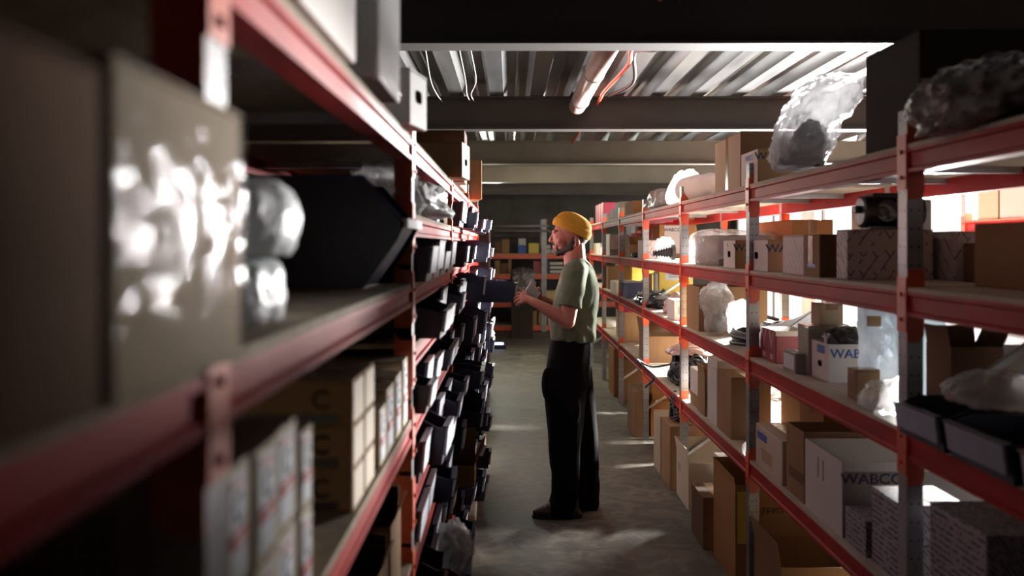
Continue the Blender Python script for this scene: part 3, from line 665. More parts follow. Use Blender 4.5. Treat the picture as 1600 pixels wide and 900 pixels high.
carton('patterned_box', 'dashed-print box half hidden behind the nearest right upright', 1.425, 1.60, 2.86, 3.1, Z2, .160, 'zig', tape=None)
carton('cardboard_box', 'plain brown box low beside the hidden patterned box', 1.42, 1.5, 2.6, 2.8, Z2, .12, 'card_dark')
carton('cardboard_box', 'brown box on the second shelf right of the nearest upright', 1.30, 1.47, 2.1, 2.5, Z2, .175, 'card')
carton('cardboard_box', 'large greenish-brown box at the right edge, second shelf', 1.28, 1.7, 1.3, 2.05, Z2, .185, 'card_dark')
carton('cardboard_box', 'tall dark grey box behind the compressor', 1.53, 1.63, 3.45, 4.0, Z2, .29, 'greyish')  # stretched along the aisle to shade the near left carton
def compressor():
    root = thing('air_compressor', 'black cylindrical machine part standing on the wide patterned box', 'machine', (1.265, 3.0, Z2+.167))
    bm = bmesh.new(); tube(bm, [(-.09, 0, .06), (-.085, 0, .06), (.11, 0, .06)], [.045, .054, .054], 24); link('housing', bm, 'black', root, smooth=False)
    bm = bmesh.new(); tube(bm, [(-.02, -.045, .062), (-.02, -.056, .062)], .036, 20); link('end_cover', bm, 'soft_black', root)
    link('foot', B(-.07, .09, -.045, .045, 0, .012, bev=.003), 'black', root); link('port', B(-.108, -.088, -.012, .012, .055, .08, bev=.003), 'black', root)
    link('top_housing', B(-.06, .1, -.04, .04, .1, .122, bev=.008), 'black', root)
compressor()
# --- third shelf
carton('cardboard_box', 'brown carton far along the third right shelf', 1.12, 1.4, 10.2, 10.7, Z3, .26, 'card', simple=True)
carton('white_carton', 'low white box far along the third right shelf', 1.1, 1.36, 9.3, 9.8, Z3, .12, 'white', simple=True)
for i in range(4):
    carton('yellow_box', 'yellow carton in the far pair of stacks, %s %s' % (('left', 'right')[i % 2], ('bottom', 'top')[i//2]), 1.36+.125*(i % 2), 1.48+.125*(i % 2), 9.95, 10.15, Z3+.15*(i//2), .149, 'yellow', simple=True, group='yellow cartons')
bm = bmesh.new(); prism(bm, [(-.1, 0), (.1, 0), (.115, .14), (-.085, .14)], 'y', -.25, .25)
r = thing('crate', 'blue-violet plastic crate on the third shelf', 'crate', (1.2, 8.65, Z3)); link('crate_body', bm, 'navy_light', r); link('crate_rim', B(-.1, .125, -.26, .26, .132, .15, bev=.003), 'navy_light', r)
r = carton('yellow_box', 'big bright yellow carton at the back of the third shelf', 1.42, 1.74, 8.5, 8.8, Z3, .29, 'yellow', tape=None); patch(r, 'cam', .15, -.1, .14, .17, .25, 'paper', 'printed_panel'); patch(r, 'cam', .1513, -.07, .11, .20, .205, 'black_ink', 'printed_line'); patch(r, 'cam', .1513, -.07, .09, .22, .225, 'black_ink', 'printed_line')
for i, x in enumerate((1.31, 1.36)):
    bm = bmesh.new(); tube(bm, [(x, 8.35, Z3), (x, 8.35, Z3+.24)], .022, 16); tag(link('cardboard_tube', bm, ('card_dark', 'greyish')[i]), ('dark', 'grey')[i]+' upright tube before the big yellow carton', 'tube')
def tangle(name, label, cx, cy, cz, sx, sy, sz, n, r, m, seed, cat='cables', parent=None, loops=True):
    rd = random.Random(seed); pts = []
    for i in range(n):
        a = i*.9+rd.uniform(-.3, .3); q = rd.uniform(.55, 1); zz = rd.random()**1.2
        pts.append((sx*q*math.cos(a)*(1-.35*zz), sy*q*math.sin(a)*(1-.35*zz), r+zz*sz))
    bm = bmesh.new(); tube(bm, smoothpath(pts, 6), r, 6); o = link(name, bm, m, loc=(cx, cy, cz), smooth=True); return tag(o, label, cat)
blob('parts_bag', 'long black bag of parts on the third shelf', 'plastic bag', [(1.1, Z3), (1.35, Z3), (1.36, Z3+.07), (1.28, Z3+.1), (1.15, Z3+.09), (1.09, Z3+.05)], 7.5, 1.3, 'soft_black', amp=.03, freq=13, seed=51)
tangle('cable_heap', 'thin black cables tangled over the black parts bag', 1.2, 7.6, Z3+.06, .12, .5, .05, 60, .005, 'black', 5)
blob('plastic_bag', 'green plastic bag at the back of the third shelf', 'plastic bag', [(1.42, Z3), (1.6, Z3), (1.6, Z3+.13), (1.52, Z3+.17), (1.43, Z3+.12)], 6.7, .3, 'green', amp=.02, seed=52)
blob('plastic_bag', 'brownish pink crumpled bag beside the small white box', 'plastic bag', [(1.14, Z3), (1.32, Z3), (1.32, Z3+.1), (1.25, Z3+.15), (1.15, Z3+.1)], 6.55, .35, 'pipe', amp=.03, freq=16, seed=53)
r = carton('white_carton', 'small white box before the third right upright', 1.10, 1.19, 5.98, 6.25, Z3, .135, 'white', tape=None); patch(r, 'cam', .135, -.02, .02, .04, .09, 'pink_ink')
r = carton('open_carton', 'tall open brown carton beside the clear bags, third shelf', 1.10, 1.50, 5.20, 5.56, Z3, .26, 'card', opened=True, flap=0)
blob('plastic_bag', 'large clear bag leaning on the tall open carton', 'plastic bag', PP([(1108, 519), (1142, 519), (1147, 490), (1140, 460), (1122, 438), (1104, 446), (1094, 462), (1100, 488)], 5.0), 5.0, .3, 'film', amp=.014, freq=14, seed=54)
blob('dark_part', 'dark part seen inside the large clear bag', 'part', [(1.13, 1.1), (1.19, 1.1), (1.2, 1.19), (1.15, 1.2), (1.12, 1.15)], 5.0, .1, 'black', amp=.01, seed=55)
blob('plastic_bag', 'smaller clear bag next to the black hose coils', 'plastic bag', PP([(1142, 522), (1168, 522), (1172, 495), (1163, 472), (1148, 470), (1138, 484)], 4.8), 4.8, .25, 'film', amp=.012, freq=14, seed=56)
def coil(name, label, c, Rr, r, loops, m, seed, squash=1., tilt=(0, 0, 0), cat='cable coil'):
    rd = random.Random(seed); pts = []
    for i in range(loops*26):
        a = 2*math.pi*i/26; q = Rr*(1+.06*math.sin(a*.31+seed)); pts.append((q*math.cos(a), q*squash*math.sin(a), r+i/26/loops*r*loops*1.1+.006*math.sin(a*2+i*.02)))
    bm = bmesh.new(); tube(bm, pts, r, 8); o = link(name, bm, m, loc=c, smooth=True); o.rotation_euler = tilt; return tag(o, label, cat)
coil('hose_coil', 'black hose coils lying on the third shelf behind the upright', (1.24, 4.42, Z3+.004), .13, .010, 6, 'black', 1, 1.5)
coil('hose_coil', 'thick black hose arched at the back of the third shelf', (1.45, 4.45, Z3+.02), .16, .02, 3, 'black', 2, 1.7)
coil('wire_coil', 'pale wire coil standing behind the magenta box', (1.43, 3.85, Z3+.1), .06, .004, 4, 'white', 3, 1, (R(80), 0, R(20)))
blob('plastic_bag', 'bright white bag slumped behind the magenta box', 'plastic bag', [(1.17, Z3), (1.45, Z3), (1.55, Z3+.14), (1.45, Z3+.2), (1.3, Z3+.15), (1.18, Z3+.1)], 4.18, .2, 'foam', amp=.012, freq=12, seed=57)
r, hx, hy, h = Rc('magenta_box', 'crimson box with two white V marks and white top', 1188, 1212, Z3, 518, 'crimson', X=1.13, depth=.14, tape=None)
patch(r, 'cam', hy, -hx, hx, h-.02, h, 'white', 'white_band')
link('white_top', B(-hx, hx, -hy, hy, h, h+.0012), 'white', r)
for s in (-1, 1): lettering('V', .105, 'pink_ink', r, (-hx-.0002, s*hy*.48, h*.66), 'left', 'white_mark'); patch(r, 'left', hx, s*hy*.48-.025, s*hy*.48+.02, .012, .035, 'pink_ink', 'small_mark')
r, hx, hy, h = Rc('small_box', 'small label-covered box before the crimson box', 1223, 1243, Z3, 553, 'greyish', X=1.12, depth=.055, tape=None); patch(r, 'left', hx, -hy*.8, hy*.8, .01, h-.01, 'paper')
r = carton('white_carton', 'open white carton with blue lettering on the third shelf', 1.17, 1.37, 3.275, 3.46, Z3, .14, 'white', opened=True, flap=0)
lettering('WABCO', .045, 'blue', r, (.0, -.0927, .105), 'cam', sx=1.1); patch(r, 'left', .1, -.05, .03, .1, .13, 'blue', 'blue_print'); hole(r, 'left', .1, 0, .06, .04, .022)
blob('plastic_bag', 'black bag stuffed into the open white lettered carton', 'plastic bag', [(1.19, 1.11), (1.35, 1.11), (1.35, 1.24), (1.3, 1.27), (1.22, 1.265), (1.185, 1.23)], 3.37, .14, 'soft_black', amp=.008, seed=58)
carton('wrapped_carton', 'glossy taped box resting above the white lettered carton', 1.16, 1.30, 3.47, 3.60, Z3, .19, 'clear_tape', tape=None)
carton('small_box', 'small brown carton on top of the glossy taped box', 1.21, 1.30, 3.48, 3.59, Z3+.1906, .085, 'card_pale')
r = blob('foil_bag', 'silvery bubble bag with brown label standing left of nearest upright', 'foil bag', PP([(1352, 592), (1395, 592), (1402, 560), (1400, 505), (1385, 478), (1358, 472), (1342, 480), (1347, 530), (1345, 570)], 3.05), 3.05, .16, 'foil', amp=.008, freq=16, seed=59)
link('label', B(wx(1346, 3.0)-r.location.x, wx(1367, 3.0)-r.location.x, -.100, -.096, wz(508, 3.0)-r.location.z, wz(492, 3.0)-r.location.z), 'card', r)
carton('small_box', 'small brown carton in front of the silvery bubble bag', 1.12, 1.20, 2.89, 2.965, Z3, .10, 'card')
blob('foil_bag', 'silvery bag right of nearest upright, leaning on brown carton', 'foil bag', [(1.25, Z3), (1.36, Z3), (1.38, 1.25), (1.36, 1.34), (1.29, 1.36), (1.25, 1.33)], 2.8, .10, 'foil', amp=.01, freq=16, seed=60)
r = carton('open_carton', 'brown carton with raised lid behind nearest bins', 1.25, 1.40, 2.53, 2.68, Z3, .215, 'card_dark', opened=True, flap=.4)
blob('plastic_bag', 'heap of clear crumpled plastic at the third shelf edge', 'plastic bag', [(1.09, Z3), (1.23, Z3), (1.245, Z3+.05), (1.2, Z3+.085), (1.14, Z3+.08), (1.1, Z3+.06)], 2.72, .3, 'film', amp=.014, freq=16, seed=61)
blob('plastic_bag', 'dim brown plastic bag lying across the nearest right bins', 'plastic bag', [(1.12, Z3+.104), (1.34, Z3+.104), (1.36, Z3+.14), (1.27, Z3+.185), (1.17, Z3+.16)], 2.25, .4, 'film', amp=.014, freq=12, seed=62)
blob('plastic_bag', 'black bag filling the shelf behind the nearest right bins', 'plastic bag', [(1.375, Z3), (1.7, Z3), (1.7, Z3+.13), (1.52, Z3+.16), (1.385, Z3+.12)], 1.75, .6, 'soft_black', amp=.014, freq=12, seed=63)
for i, (ya, w) in enumerate(((2.29, .25), (2.0, .27), (1.68, .28), (1.36, .28))):
    o = make_bin(w, .3, .1, 'dark blue bin with grey label on the third right shelf, %s right of the upright' % names[i], 'navy', 'card_blue', sign=-1); o.location = (1.055, ya, Z3); o['group'] = 'dark blue bins on the right rack'
r = carton('wrapped_carton', 'pale wrapped carton with brown label behind the raised-lid carton', 1.46, 1.74, 2.88, 3.12, Z3, .185, 'greyish', tape=None); patch(r, 'cam', .12, -.04, .04, .06, .14, 'card', 'brown_label'); link('plastic_wrap', B(-.143, .143, -.123, .123, .001, .188, bev=.004), 'film', r)
# --- fourth shelf
carton('crimson_box', 'long magenta carton on the far fourth shelf under blue crate', 1.12, 1.3, 8.9, 9.5, Z4+.3, .17, 'magenta', simple=True)
carton('wooden_crate', 'pale wooden crate under the long magenta carton', 1.14, 1.62, 8.93, 9.6, Z4, .299, 'pine', tape=None, cat='crate')
for i in range(3):
    r = carton('magenta_box', 'pink carton with white print on the fourth shelf, %s of three' % names[i], 1.50+.11*(i % 2), 1.605+.11*(i % 2), 8.0, 8.2, Z4+.17*(i//2), .168, 'magenta', tape=None, group='pink cartons with white print'); patch(r, 'cam', .1, -.04, -.02, .03, .14, 'white_ink', 'white_print')
r = carton('open_carton', 'big open brown carton with raised flaps, far fourth shelf', 1.12, 1.66, 7.32, 7.75, Z4, .22, 'card', opened=True, flap=.35)
blob('parts_bag', 'grey bag topping the black cable heap on the fourth shelf', 'plastic bag', [(1.12, Z4+.2), (1.4, Z4+.2), (1.38, Z4+.25), (1.28, Z4+.28), (1.16, Z4+.25)], 6.3, .5, 'pipe', amp=.016, seed=64)
tangle('cable_heap', 'big heap of black cables on the fourth right shelf', 1.26, 6.25, Z4, .15, .45, .22, 150, .009, 'black', 6)
blob('parts_bag', 'black bags inside the cable heap on the fourth shelf', 'plastic bag', [(1.14, Z4), (1.4, Z4), (1.38, Z4+.17), (1.28, Z4+.2), (1.16, Z4+.16)], 6.25, .7, 'soft_black', amp=.02, seed=65)
o = cable('hanging_cable', 'black cable with plug sticking out over the aisle from the heap', [(1.2, 6.6, .7), (1.05, 6.6, .68), (.93, 6.55, .74), (.99, 6.5, .68), (1.04, 6.45, .62), (.97, 6.4, .56)], .009, 'black')
tangle('cable_heap', 'black cables spilling over the cartons below the fourth shelf', 1.14, 5.95, .42, .09, .2, .18, 90, .009, 'black', 8)
for i in range(6):
    r = carton('white_carton', 'small white box in the stack by the tall carton, %s from bottom' % ORD[i], 1.11, 1.30, 4.78, 5.02, Z4+.058*i, .0575, 'white', simple=True, group='small white boxes stacked on the fourth shelf')
for i in range(3):
    carton('white_carton', 'small pale box in the short stack before the cables, %s from bottom' % ORD[i], 1.11, 1.26, 5.25, 5.5, Z4+.075*i, .0745, ('card', 'white', 'white')[i], simple=True, group='short stack of pale boxes')
carton('open_carton', 'brown open carton between the two stacks of small boxes', 1.10, 1.26, 5.04, 5.23, Z4, .24, 'card', opened=True, flap=.3)
carton('cardboard_box', 'tall narrow carton beside the stacked white boxes', 1.10, 1.30, 4.44, 4.75, Z4, .31, 'card')
carton('cardboard_box', 'big plain carton at the back of the fourth shelf', 1.34, 1.74, 4.12, 4.42, Z4, .34, 'card_orange')
carton('cardboard_box', 'wide brown carton at the back behind the open white carton', 1.30, 1.74, 3.70, 4.0, Z4, .34, 'card_orange')
r, hx, hy, h = Rc('cardboard_box', 'pinkish carton with blue label after the second upright', 1181, 1222, Z4, 690, 'cream', X=1.095, depth=.17, tape='clear_tape'); patch(r, 'left', hx, .02, hy*.85, h*.68, h*.86, 'blue', 'blue_label'); patch(r, 'left', hx, -.05, .1, h*.2, h*.5, 'card_pale')
blob('plastic_bag', 'scrap of clear film under the blue-labelled carton edge', 'plastic bag', [(1.08, Z4), (1.15, Z4), (1.15, Z4+.05), (1.1, Z4+.06)], 4.14, .1, 'film', amp=.01, seed=66)
r, hx, hy, h = Rc('open_carton', 'large open brown carton behind the open white carton', 1229, 1256, Z4, 676, 'card', X=1.10, depth=.6, opened=True, flap=0)
patch(r, 'left', hx, -hy*.9, hy*.7, h*.25, h*.4, 'card_dark', 'dark_print')
r, hx, hy, h = Rc('open_carton', 'tall white open carton with black lettering, fourth shelf', 1258, 1316, Z4, 723, 'white', X=1.10, depth=.5, opened=True, flap=0)
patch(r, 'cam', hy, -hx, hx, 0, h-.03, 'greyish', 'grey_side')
lettering('WABCO', .048, 'dark_ink', r, (-hx+.10, -hy-.0014, h-.055), 'cam', sx=1.15); lettering('11', .10, 'greyish', r, (-hx-.0002, .02, h*.7), 'left')
k = 0
for (x0, x1, y0, y1, z, h) in ((1.10, 1.26, 2.76, 2.93, Z4, .115), (1.11, 1.30, 2.52, 2.74, Z4, .115), (1.11, 1.30, 2.53, 2.74, Z4+.116, .115)):
    k += 1; carton('patterned_box', 'diagonal-print carton left of the nearest upright, %s' % ('small farther one', 'lower near one', 'upper near one')[k-1], x0, x1, y0, y1, z, h, 'diag', tape=None)
for j in range(2):
    for i in range(3):
        carton('patterned_box', 'diagonal-print carton right of nearest upright, %s row, %s from the aisle' % (('bottom', 'top')[j], names[i]), 1.10+.195*i, 1.29+.195*i, 2.06, 2.34, Z4+.15*j, .149, 'diag', tape=None, group='big diagonal-print cartons')
carton('cardboard_box', 'brown carton at the right corner under the bins', 1.12, 1.5, 1.5, 2.0, Z4, .2, 'card_dark')
# --- floor under the right rack
FL = [('cardboard_box', 'tall pale carton on the floor at the far right bays', 1.08, 1.5, 9.3, 9.8, .5, 'card_orange'),
      ('cardboard_box', 'carton on the floor beside the tall pale far carton', 1.12, 1.5, 8.95, 9.25, .42, 'card'),
      ('cardboard_box', 'orange-brown carton on the floor in the fourth bay', 1.16, 1.6, 7.35, 7.8, .30, 'card_orange'),
      ('cardboard_box', 'narrow carton on the floor edge in the fourth bay', 1.02, 1.14, 7.32, 7.75, .38, 'card'),
      ('cardboard_box', 'wide carton on the floor before the cable spill', 1.16, 1.6, 6.6, 7.1, .26, 'card'),
      ('cardboard_box', 'carton on the floor under the cable spill, farther', 1.03, 1.3, 6.12, 6.4, .40, 'card_pale'),
      ('cardboard_box', 'carton on the floor under the cable spill, nearer', 1.03, 1.3, 5.75, 6.08, .41, 'card')]
for n_, l_, a, b, c, d, h, m in FL: carton(n_, l_, a, b, c, d, E, h, m)
carton('cardboard_box', 'second orange carton stacked on the floor carton of the fourth bay', 1.17, 1.58, 7.36, 7.78, .302, .24, 'card_orange')
r = carton('open_carton', 'whitish open carton with wide flaps on the floor', 1.06, 1.50, 5.30, 5.68, E, .28, 'cream', opened=True, flap=.25); patch(r, 'left', .22, .06, .09, .17, .22, 'greyish', 'grey_print'); patch(r, 'left', .22, .11, .13, .17, .22, 'greyish', 'grey_print')
r = carton('white_carton', 'low white lettered carton behind the dark floor box', 1.20, 1.48, 4.95, 5.25, E, .36, 'white'); lettering('WABCO', .05, 'black_ink', r, (-.02, -.1503, .31), 'cam', sx=1.2)
r = carton('cardboard_box', 'dark brown box standing on the floor before the white carton', 1.00, 1.17, 4.62, 4.92, E, .27, 'card_dark')
r = carton('open_carton', 'orange carton with Cyrillic lettering standing on the floor', 1.04, 1.44, 4.12, 4.56, E, .47, 'card_orange', opened=True, flap=.08)
lettering('G', .075, 'black_ink', r, (-.115, -.2202, .355), 'cam'); lettering('ГРУППА ГАЗ', .036, 'black_ink', r, (.035, -.2202, .35), 'cam')
patch(r, 'cam', .22, -.19, -.15, .20, .44, 'yellow', 'yellow_patch')
carton('open_carton', 'open brown carton on the floor nearest the camera', 1.10, 1.50, 3.62, 4.02, E, .27, 'card', opened=True, flap=.25)
carton('cardboard_box', 'dim beige box on the floor under the nearest shelf', 1.2, 1.6, 2.9, 3.3, E, .3, 'card_pale')

# ------------------------------------------------------------------ second aisle rack contents
rd = random.Random(3)
CN = 0
for b, (y0, y1) in enumerate(((1.5, 2.9), (3.1, 4.5), (4.7, 6.1))):
    for li, z in enumerate((2.2, 1.75, 1.25, .75, .3)):
        y = y0; n = 0
        while y < y1-.25:
            w = rd.uniform(.22, .42); h = rd.uniform(.14, .34)
            if y+w > y1: break
            m = rd.choice(('card', 'card_pale', 'card_orange', 'white', 'cream', 'card')); n += 1
            if rd.random() < .8:
                carton('cardboard_box', '%s carton in the second aisle rack, %s bay, %s shelf down, %s along' % ({'card': 'brown', 'card_pale': 'beige', 'card_orange': 'orange-brown', 'white': 'white', 'cream': 'cream'}[m], names[b], ORD[li], ORD[n-1]), 3.17, 3.17+rd.uniform(.3, .5), y, y+w, z, h, m, simple=True)
            y += w+rd.uniform(.01, .12)
r = carton('printed_box', 'blue and yellow printed box seen past the brace at right edge', 2.55, 2.8, 4.3, 4.5, E, 1.0 if False else .5, 'yellow', tape=None); patch(r, 'cam', .1, -.125, .0, .02, .48, 'blue', 'blue_half')

# ------------------------------------------------------------------ far rack contents
def far(name, label, px0, px1, z, top, m, Y=16.32, dep=.35, **k):
    return carton(name, label, wx(px0, Y), wx(px1, Y), Y, Y+dep, z, wz(top, Y)-z, m, simple=True, **k)
for i in range(4): carton('cardboard_box', 'brown box in the stack at far rack left, %s from bottom' % ORD[i], wx(784, 16.3), wx(796, 16.3), 16.32, 16.6, 1.43+.065*i, .064, 'card', simple=True, group='brown boxes stacked on the far rack')
far('cardboard_box', 'flat box left of the brown stack on far rack', 773, 783, 1.43, 379, 'card_dark')
far('white_carton', 'white-topped blue box on the far rack', 809, 822, 1.43, 383, 'blue'); carton('white_carton', 'white box on top of the blue box on far rack', wx(810, 16.3), wx(821.5, 16.3), 16.33, 16.6, wz(383, 16.32)+.0005, .12, 'white', simple=True)
r = far('yellow_box', 'bright yellow box on the far rack beside the upright', 826, 842, 1.43, 380, 'yellow')
for i in range(3):
    far('white_carton', 'small white box right of the far upright, %s' % names[i], 852+9*(i % 2), 860+9*(i % 2), 1.43 if i < 2 else 1.43+.085, 390 if i < 2 else 383, 'white')
for i, (a, b, t_, m) in enumerate(((773, 781, 407, 'card'), (782, 793, 411, 'card_dark'), (833, 846, 408, 'crimson'), (794, 799, 403, 'card'), (849, 857, 405, 'navy_light'))):
    far('cardboard_box', '%s box on the lower beam level of the far rack' % ('left brown', 'dark brown', 'dark red', 'upright brown', 'blue')[i], a, b, 1.06, t_, m)
for i in range(5):
    bm = bmesh.new(); x = wx(804+6.2*i, 16.1); tube(bm, [(x, 16.05, 1.06+.045), (x+.02, 16.45, 1.06+.045)], .03, 12); tag(link('white_tube', bm, 'cream'), 'short pale tube lying on the far rack shelf, %s from left' % ORD[i], 'tube', 'pale tubes on the far rack')
blob('plastic_bag', 'big dark-silver wrapped bundle hanging before the far rack', 'plastic bag', PP([(800, 466), (797, 440), (804, 422), (820, 418), (834, 424), (836, 445), (828, 466)], 15.3), 15.3, .5, 'dark_bubble', amp=.04, freq=7, seed=71)
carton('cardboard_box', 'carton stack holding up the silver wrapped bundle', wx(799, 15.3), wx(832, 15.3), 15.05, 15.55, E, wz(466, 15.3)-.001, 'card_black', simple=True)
for i in range(3):
    for j in range(4):
        bm = B(-.035, .035, 0, .1, 0, .05, bev=.006); tag(link('white_cup', bm, 'white', loc=(wx(862+5*j, 16.3), 16.3, 1.07+.075*i)), 'small white item right of the far upright, %s row, %s from left' % (('bottom', 'middle', 'top')[i], ORD[j]), 'small item', 'white items in rows on the far rack')
far('cardboard_box', 'long pale timber-coloured box on lower far rack', 846, 905, .55, 454, 'pine')
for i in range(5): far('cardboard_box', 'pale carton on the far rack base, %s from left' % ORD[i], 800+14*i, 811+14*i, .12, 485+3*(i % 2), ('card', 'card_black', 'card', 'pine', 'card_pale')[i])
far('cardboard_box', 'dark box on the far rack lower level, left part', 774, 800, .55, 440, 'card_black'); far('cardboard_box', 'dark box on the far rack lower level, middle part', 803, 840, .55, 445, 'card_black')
for i, z in enumerate((1.93, 1.84)):
    bm = bmesh.new(); tube(bm, [(-.3, 16.24, z), (.70, 16.24, z), (.80, 16.24, z-.06), (.84, 16.24, z-.2)][:2+2*(i == 1)], .022, 12); tag(link('wall_pipe', bm, 'greyish', smooth=True), '%s pale pipe running above the far rack' % ('upper straight', 'lower bent')[i], 'pipe')
# broom, dustpan and blue work light beyond the left rack
root = thing('broom', 'pale-handled broom leaning beyond the end of the left rack', 'broom'); bm = bmesh.new(); tube(bm, [(-.52, 14.0, .06), (-.40, 14.1, 1.15)] if False else [(-.42, 14.0, .1), (-.47, 14.1, 1.2)], .014, 10); link('handle', bm, 'pine', root)
link('brush_head', B(-.56, -.28, 13.95, 14.03, .02, .11, bev=.01), 'card_dark', root); link('bristles', B(-.55, -.29, 13.96, 14.02, .001, .03), 'black', root)
root = thing('work_light', 'small blue-white lamp glowing on the floor at the far left', 'lamp', (-.22, 13.6, 0))
link('lamp_body', B(-.16, .16, -.06, .06, 0, .07, bev=.01), 'black', root); link('glowing_strip', B(-.12, .12, -.07, .05, .0705, .09, bev=.004), M['blue_glow'], root)

# ------------------------------------------------------------------ the man
MAN = Vector((.33, 5.27, 0))
man = thing('person', 'man in mustard beanie, olive t-shirt and black trousers pulling a bin from the rack', 'person', MAN)
def pv(x, y, Y=5.27): return Vector((wx(x, Y), Y, wz(y, Y)))
def cap(bm, p0, r0, p1, r1, n=16, sy=1.):
    """tapered capsule"""
    p0, p1 = Vector(p0), Vector(p1); d = p1-p0; L = d.length or 1e-6; d = d/L; u = d.orthogonal().normalized(); v = d.cross(u); prof = []
    for k in range(7): a = math.pi/2*k/6; prof.append((-r0*math.cos(a), r0*math.sin(a)))
    for k in range(7): a = math.pi/2*k/6; prof.append((L+r1*math.sin(a), r1*math.cos(a)))
    rings = []
    for t, r in prof[1:-1]:
        rings.append([bm.verts.new(p0+d*t+(u*math.cos(2*math.pi*k/n)+v*math.sin(2*math.pi*k/n))*r) for k in range(n)])
    a = bm.verts.new(p0+d*prof[0][0]); b = bm.verts.new(p0+d*prof[-1][0])
    for k in range(n): bm.faces.new((a, rings[0][(k+1) % n], rings[0][k])); bm.faces.new((b, rings[-1][k], rings[-1][(k+1) % n]))
    for r0_, r1_ in zip(rings, rings[1:]):
        for k in range(n): bm.faces.new((r0_[k], r0_[(k+1) % n], r1_[(k+1) % n], r1_[k]))
    return bm
def ell(bm, c, rad, tilt=0., n=24):
    """ellipsoid; tilt rotates it in the X-Z plane (about Y)"""
    g = bmesh.ops.create_uvsphere(bm, u_segments=n, v_segments=n//2, radius=1)
    mt = Matrix.Translation(Vector(c)) @ Matrix.Rotation(tilt, 4, 'Y') @ Matrix.Diagonal((*rad, 1))
    bmesh.ops.transform(bm, matrix=mt, verts=g['verts']); return bm
def loft(bm, secs, n=40, power=2.):
    """secs: list of (centre, rx, ry) horizontal superellipse sections"""
    rings = []
    for c, rx, ry in secs:
        ring = []
        for k in range(n):
            a = 2*math.pi*k/n; ca, sa = math.cos(a), math.sin(a)
            ring.append(bm.verts.new((c[0]+rx*math.copysign(abs(ca)**(2/power), ca), c[1]+ry*math.copysign(abs(sa)**(2/power), sa), c[2])))
        rings.append(ring)
    for a, b in zip(rings, rings[1:]):
        for k in range(n): bm.faces.new((a[k], a[(k+1) % n], b[(k+1) % n], b[k]))
    bm.faces.new(rings[0][::-1]); bm.faces.new(rings[-1]); return bm
def sculpt(name, bm, m, voxel, smooth=6, disp=None, parent=man, factor=.5):
    """melt overlapping volumes into one continuous skin"""
    me = bpy.data.meshes.new('tmp'); bmesh.ops.recalc_face_normals(bm, faces=bm.faces); bm.to_mesh(me); bm.free()
    o = bpy.data.objects.new('tmp', me); C.objects.link(o)
    md = o.modifiers.new('r', 'REMESH'); md.mode = 'VOXEL'; md.voxel_size = voxel
    if smooth: ms = o.modifiers.new('s', 'SMOOTH'); ms.iterations = smooth; ms.factor = factor
    dg = bpy.context.evaluated_depsgraph_get(); m2 = bpy.data.meshes.new_from_object(o.evaluated_get(dg)); bpy.data.objects.remove(o)
    m2.name = name
    if disp:
        nr = [v.normal.copy() for v in m2.vertices]
        for v, q in zip(m2.vertices, nr): v.co += q*disp(v.co)
    for v in m2.vertices: v.co -= MAN
    m2.materials.clear(); m2.materials.append(M[m])
    for p in m2.polygons: p.use_smooth = True
    r = bpy.data.objects.new(name, m2); C.objects.link(r); r.parent = parent; return r
HY = 5.24      # head centre depth
def h(x, y, dY=0.): return pv(x, y, HY)+Vector((0, dY, 0))
bm = bmesh.new()
# skull, face, jaw, neck
ell(bm, h(894, 361), (.098, .076, .103), R(-12))
ell(bm, h(880, 368), (.062, .062, .085), R(8))
ell(bm, h(879, 386), (.040, .046, .040), R(20))          # chin and mouth block
cap(bm, h(874, 393, 0), .019, h(890, 389, 0), .035)      # jaw
for s in (-1, 1): cap(bm, h(876, 392, s*.02), .016, h(895, 383, s*.05), .022)
cap(bm, h(866.5, 362, -.028), .013, h(866.5, 362, .028), .013)   # brow
cap(bm, h(865.2, 364.5), .009, h(860.4, 374.8), .0112)     # nose bridge
ell(bm, h(860.4, 376), (.0125, .013, .0105))             # nose tip
for s in (-1, 1):
    ell(bm, h(864, 377.2, s*.011), (.009, .007, .007))   # nostrils
    ell(bm, h(869.5, 368.5, s*.032), (.0135, .0155, .011))  # eyeballs behind lids
    ell(bm, h(875, 376, s*.042), (.022, .02, .018))      # cheek
    ex = h(900, 377, s*.076)                             # ear
    ell(bm, ex, (.015, .010, .030), R(-14)); ell(bm, ex+Vector((-.003, 0, -.022)), (.010, .008, .012))
ell(bm, h(865.2, 385.2), (.009, .022, .0055)); ell(bm, h(865.8, 388.8), (.009, .019, .006))   # lips
ell(bm, h(869.6, 384.5), (.020, .032, .030)); ell(bm, h(871.0, 394.5), (.016, .02, .014))              # chin point
cap(bm, h(897, 384), .062, h(899, 412), .064); cap(bm, h(893, 392), .050, h(897, 415), .058)
# torso core under the shirt, hips
loft(bm, [(pv(896, 525), .09, .12), (pv(898, 500), .095, .13), (pv(901, 450), .11, .16), (pv(902, 425), .09, .17), (pv(901, 410), .06, .10)])
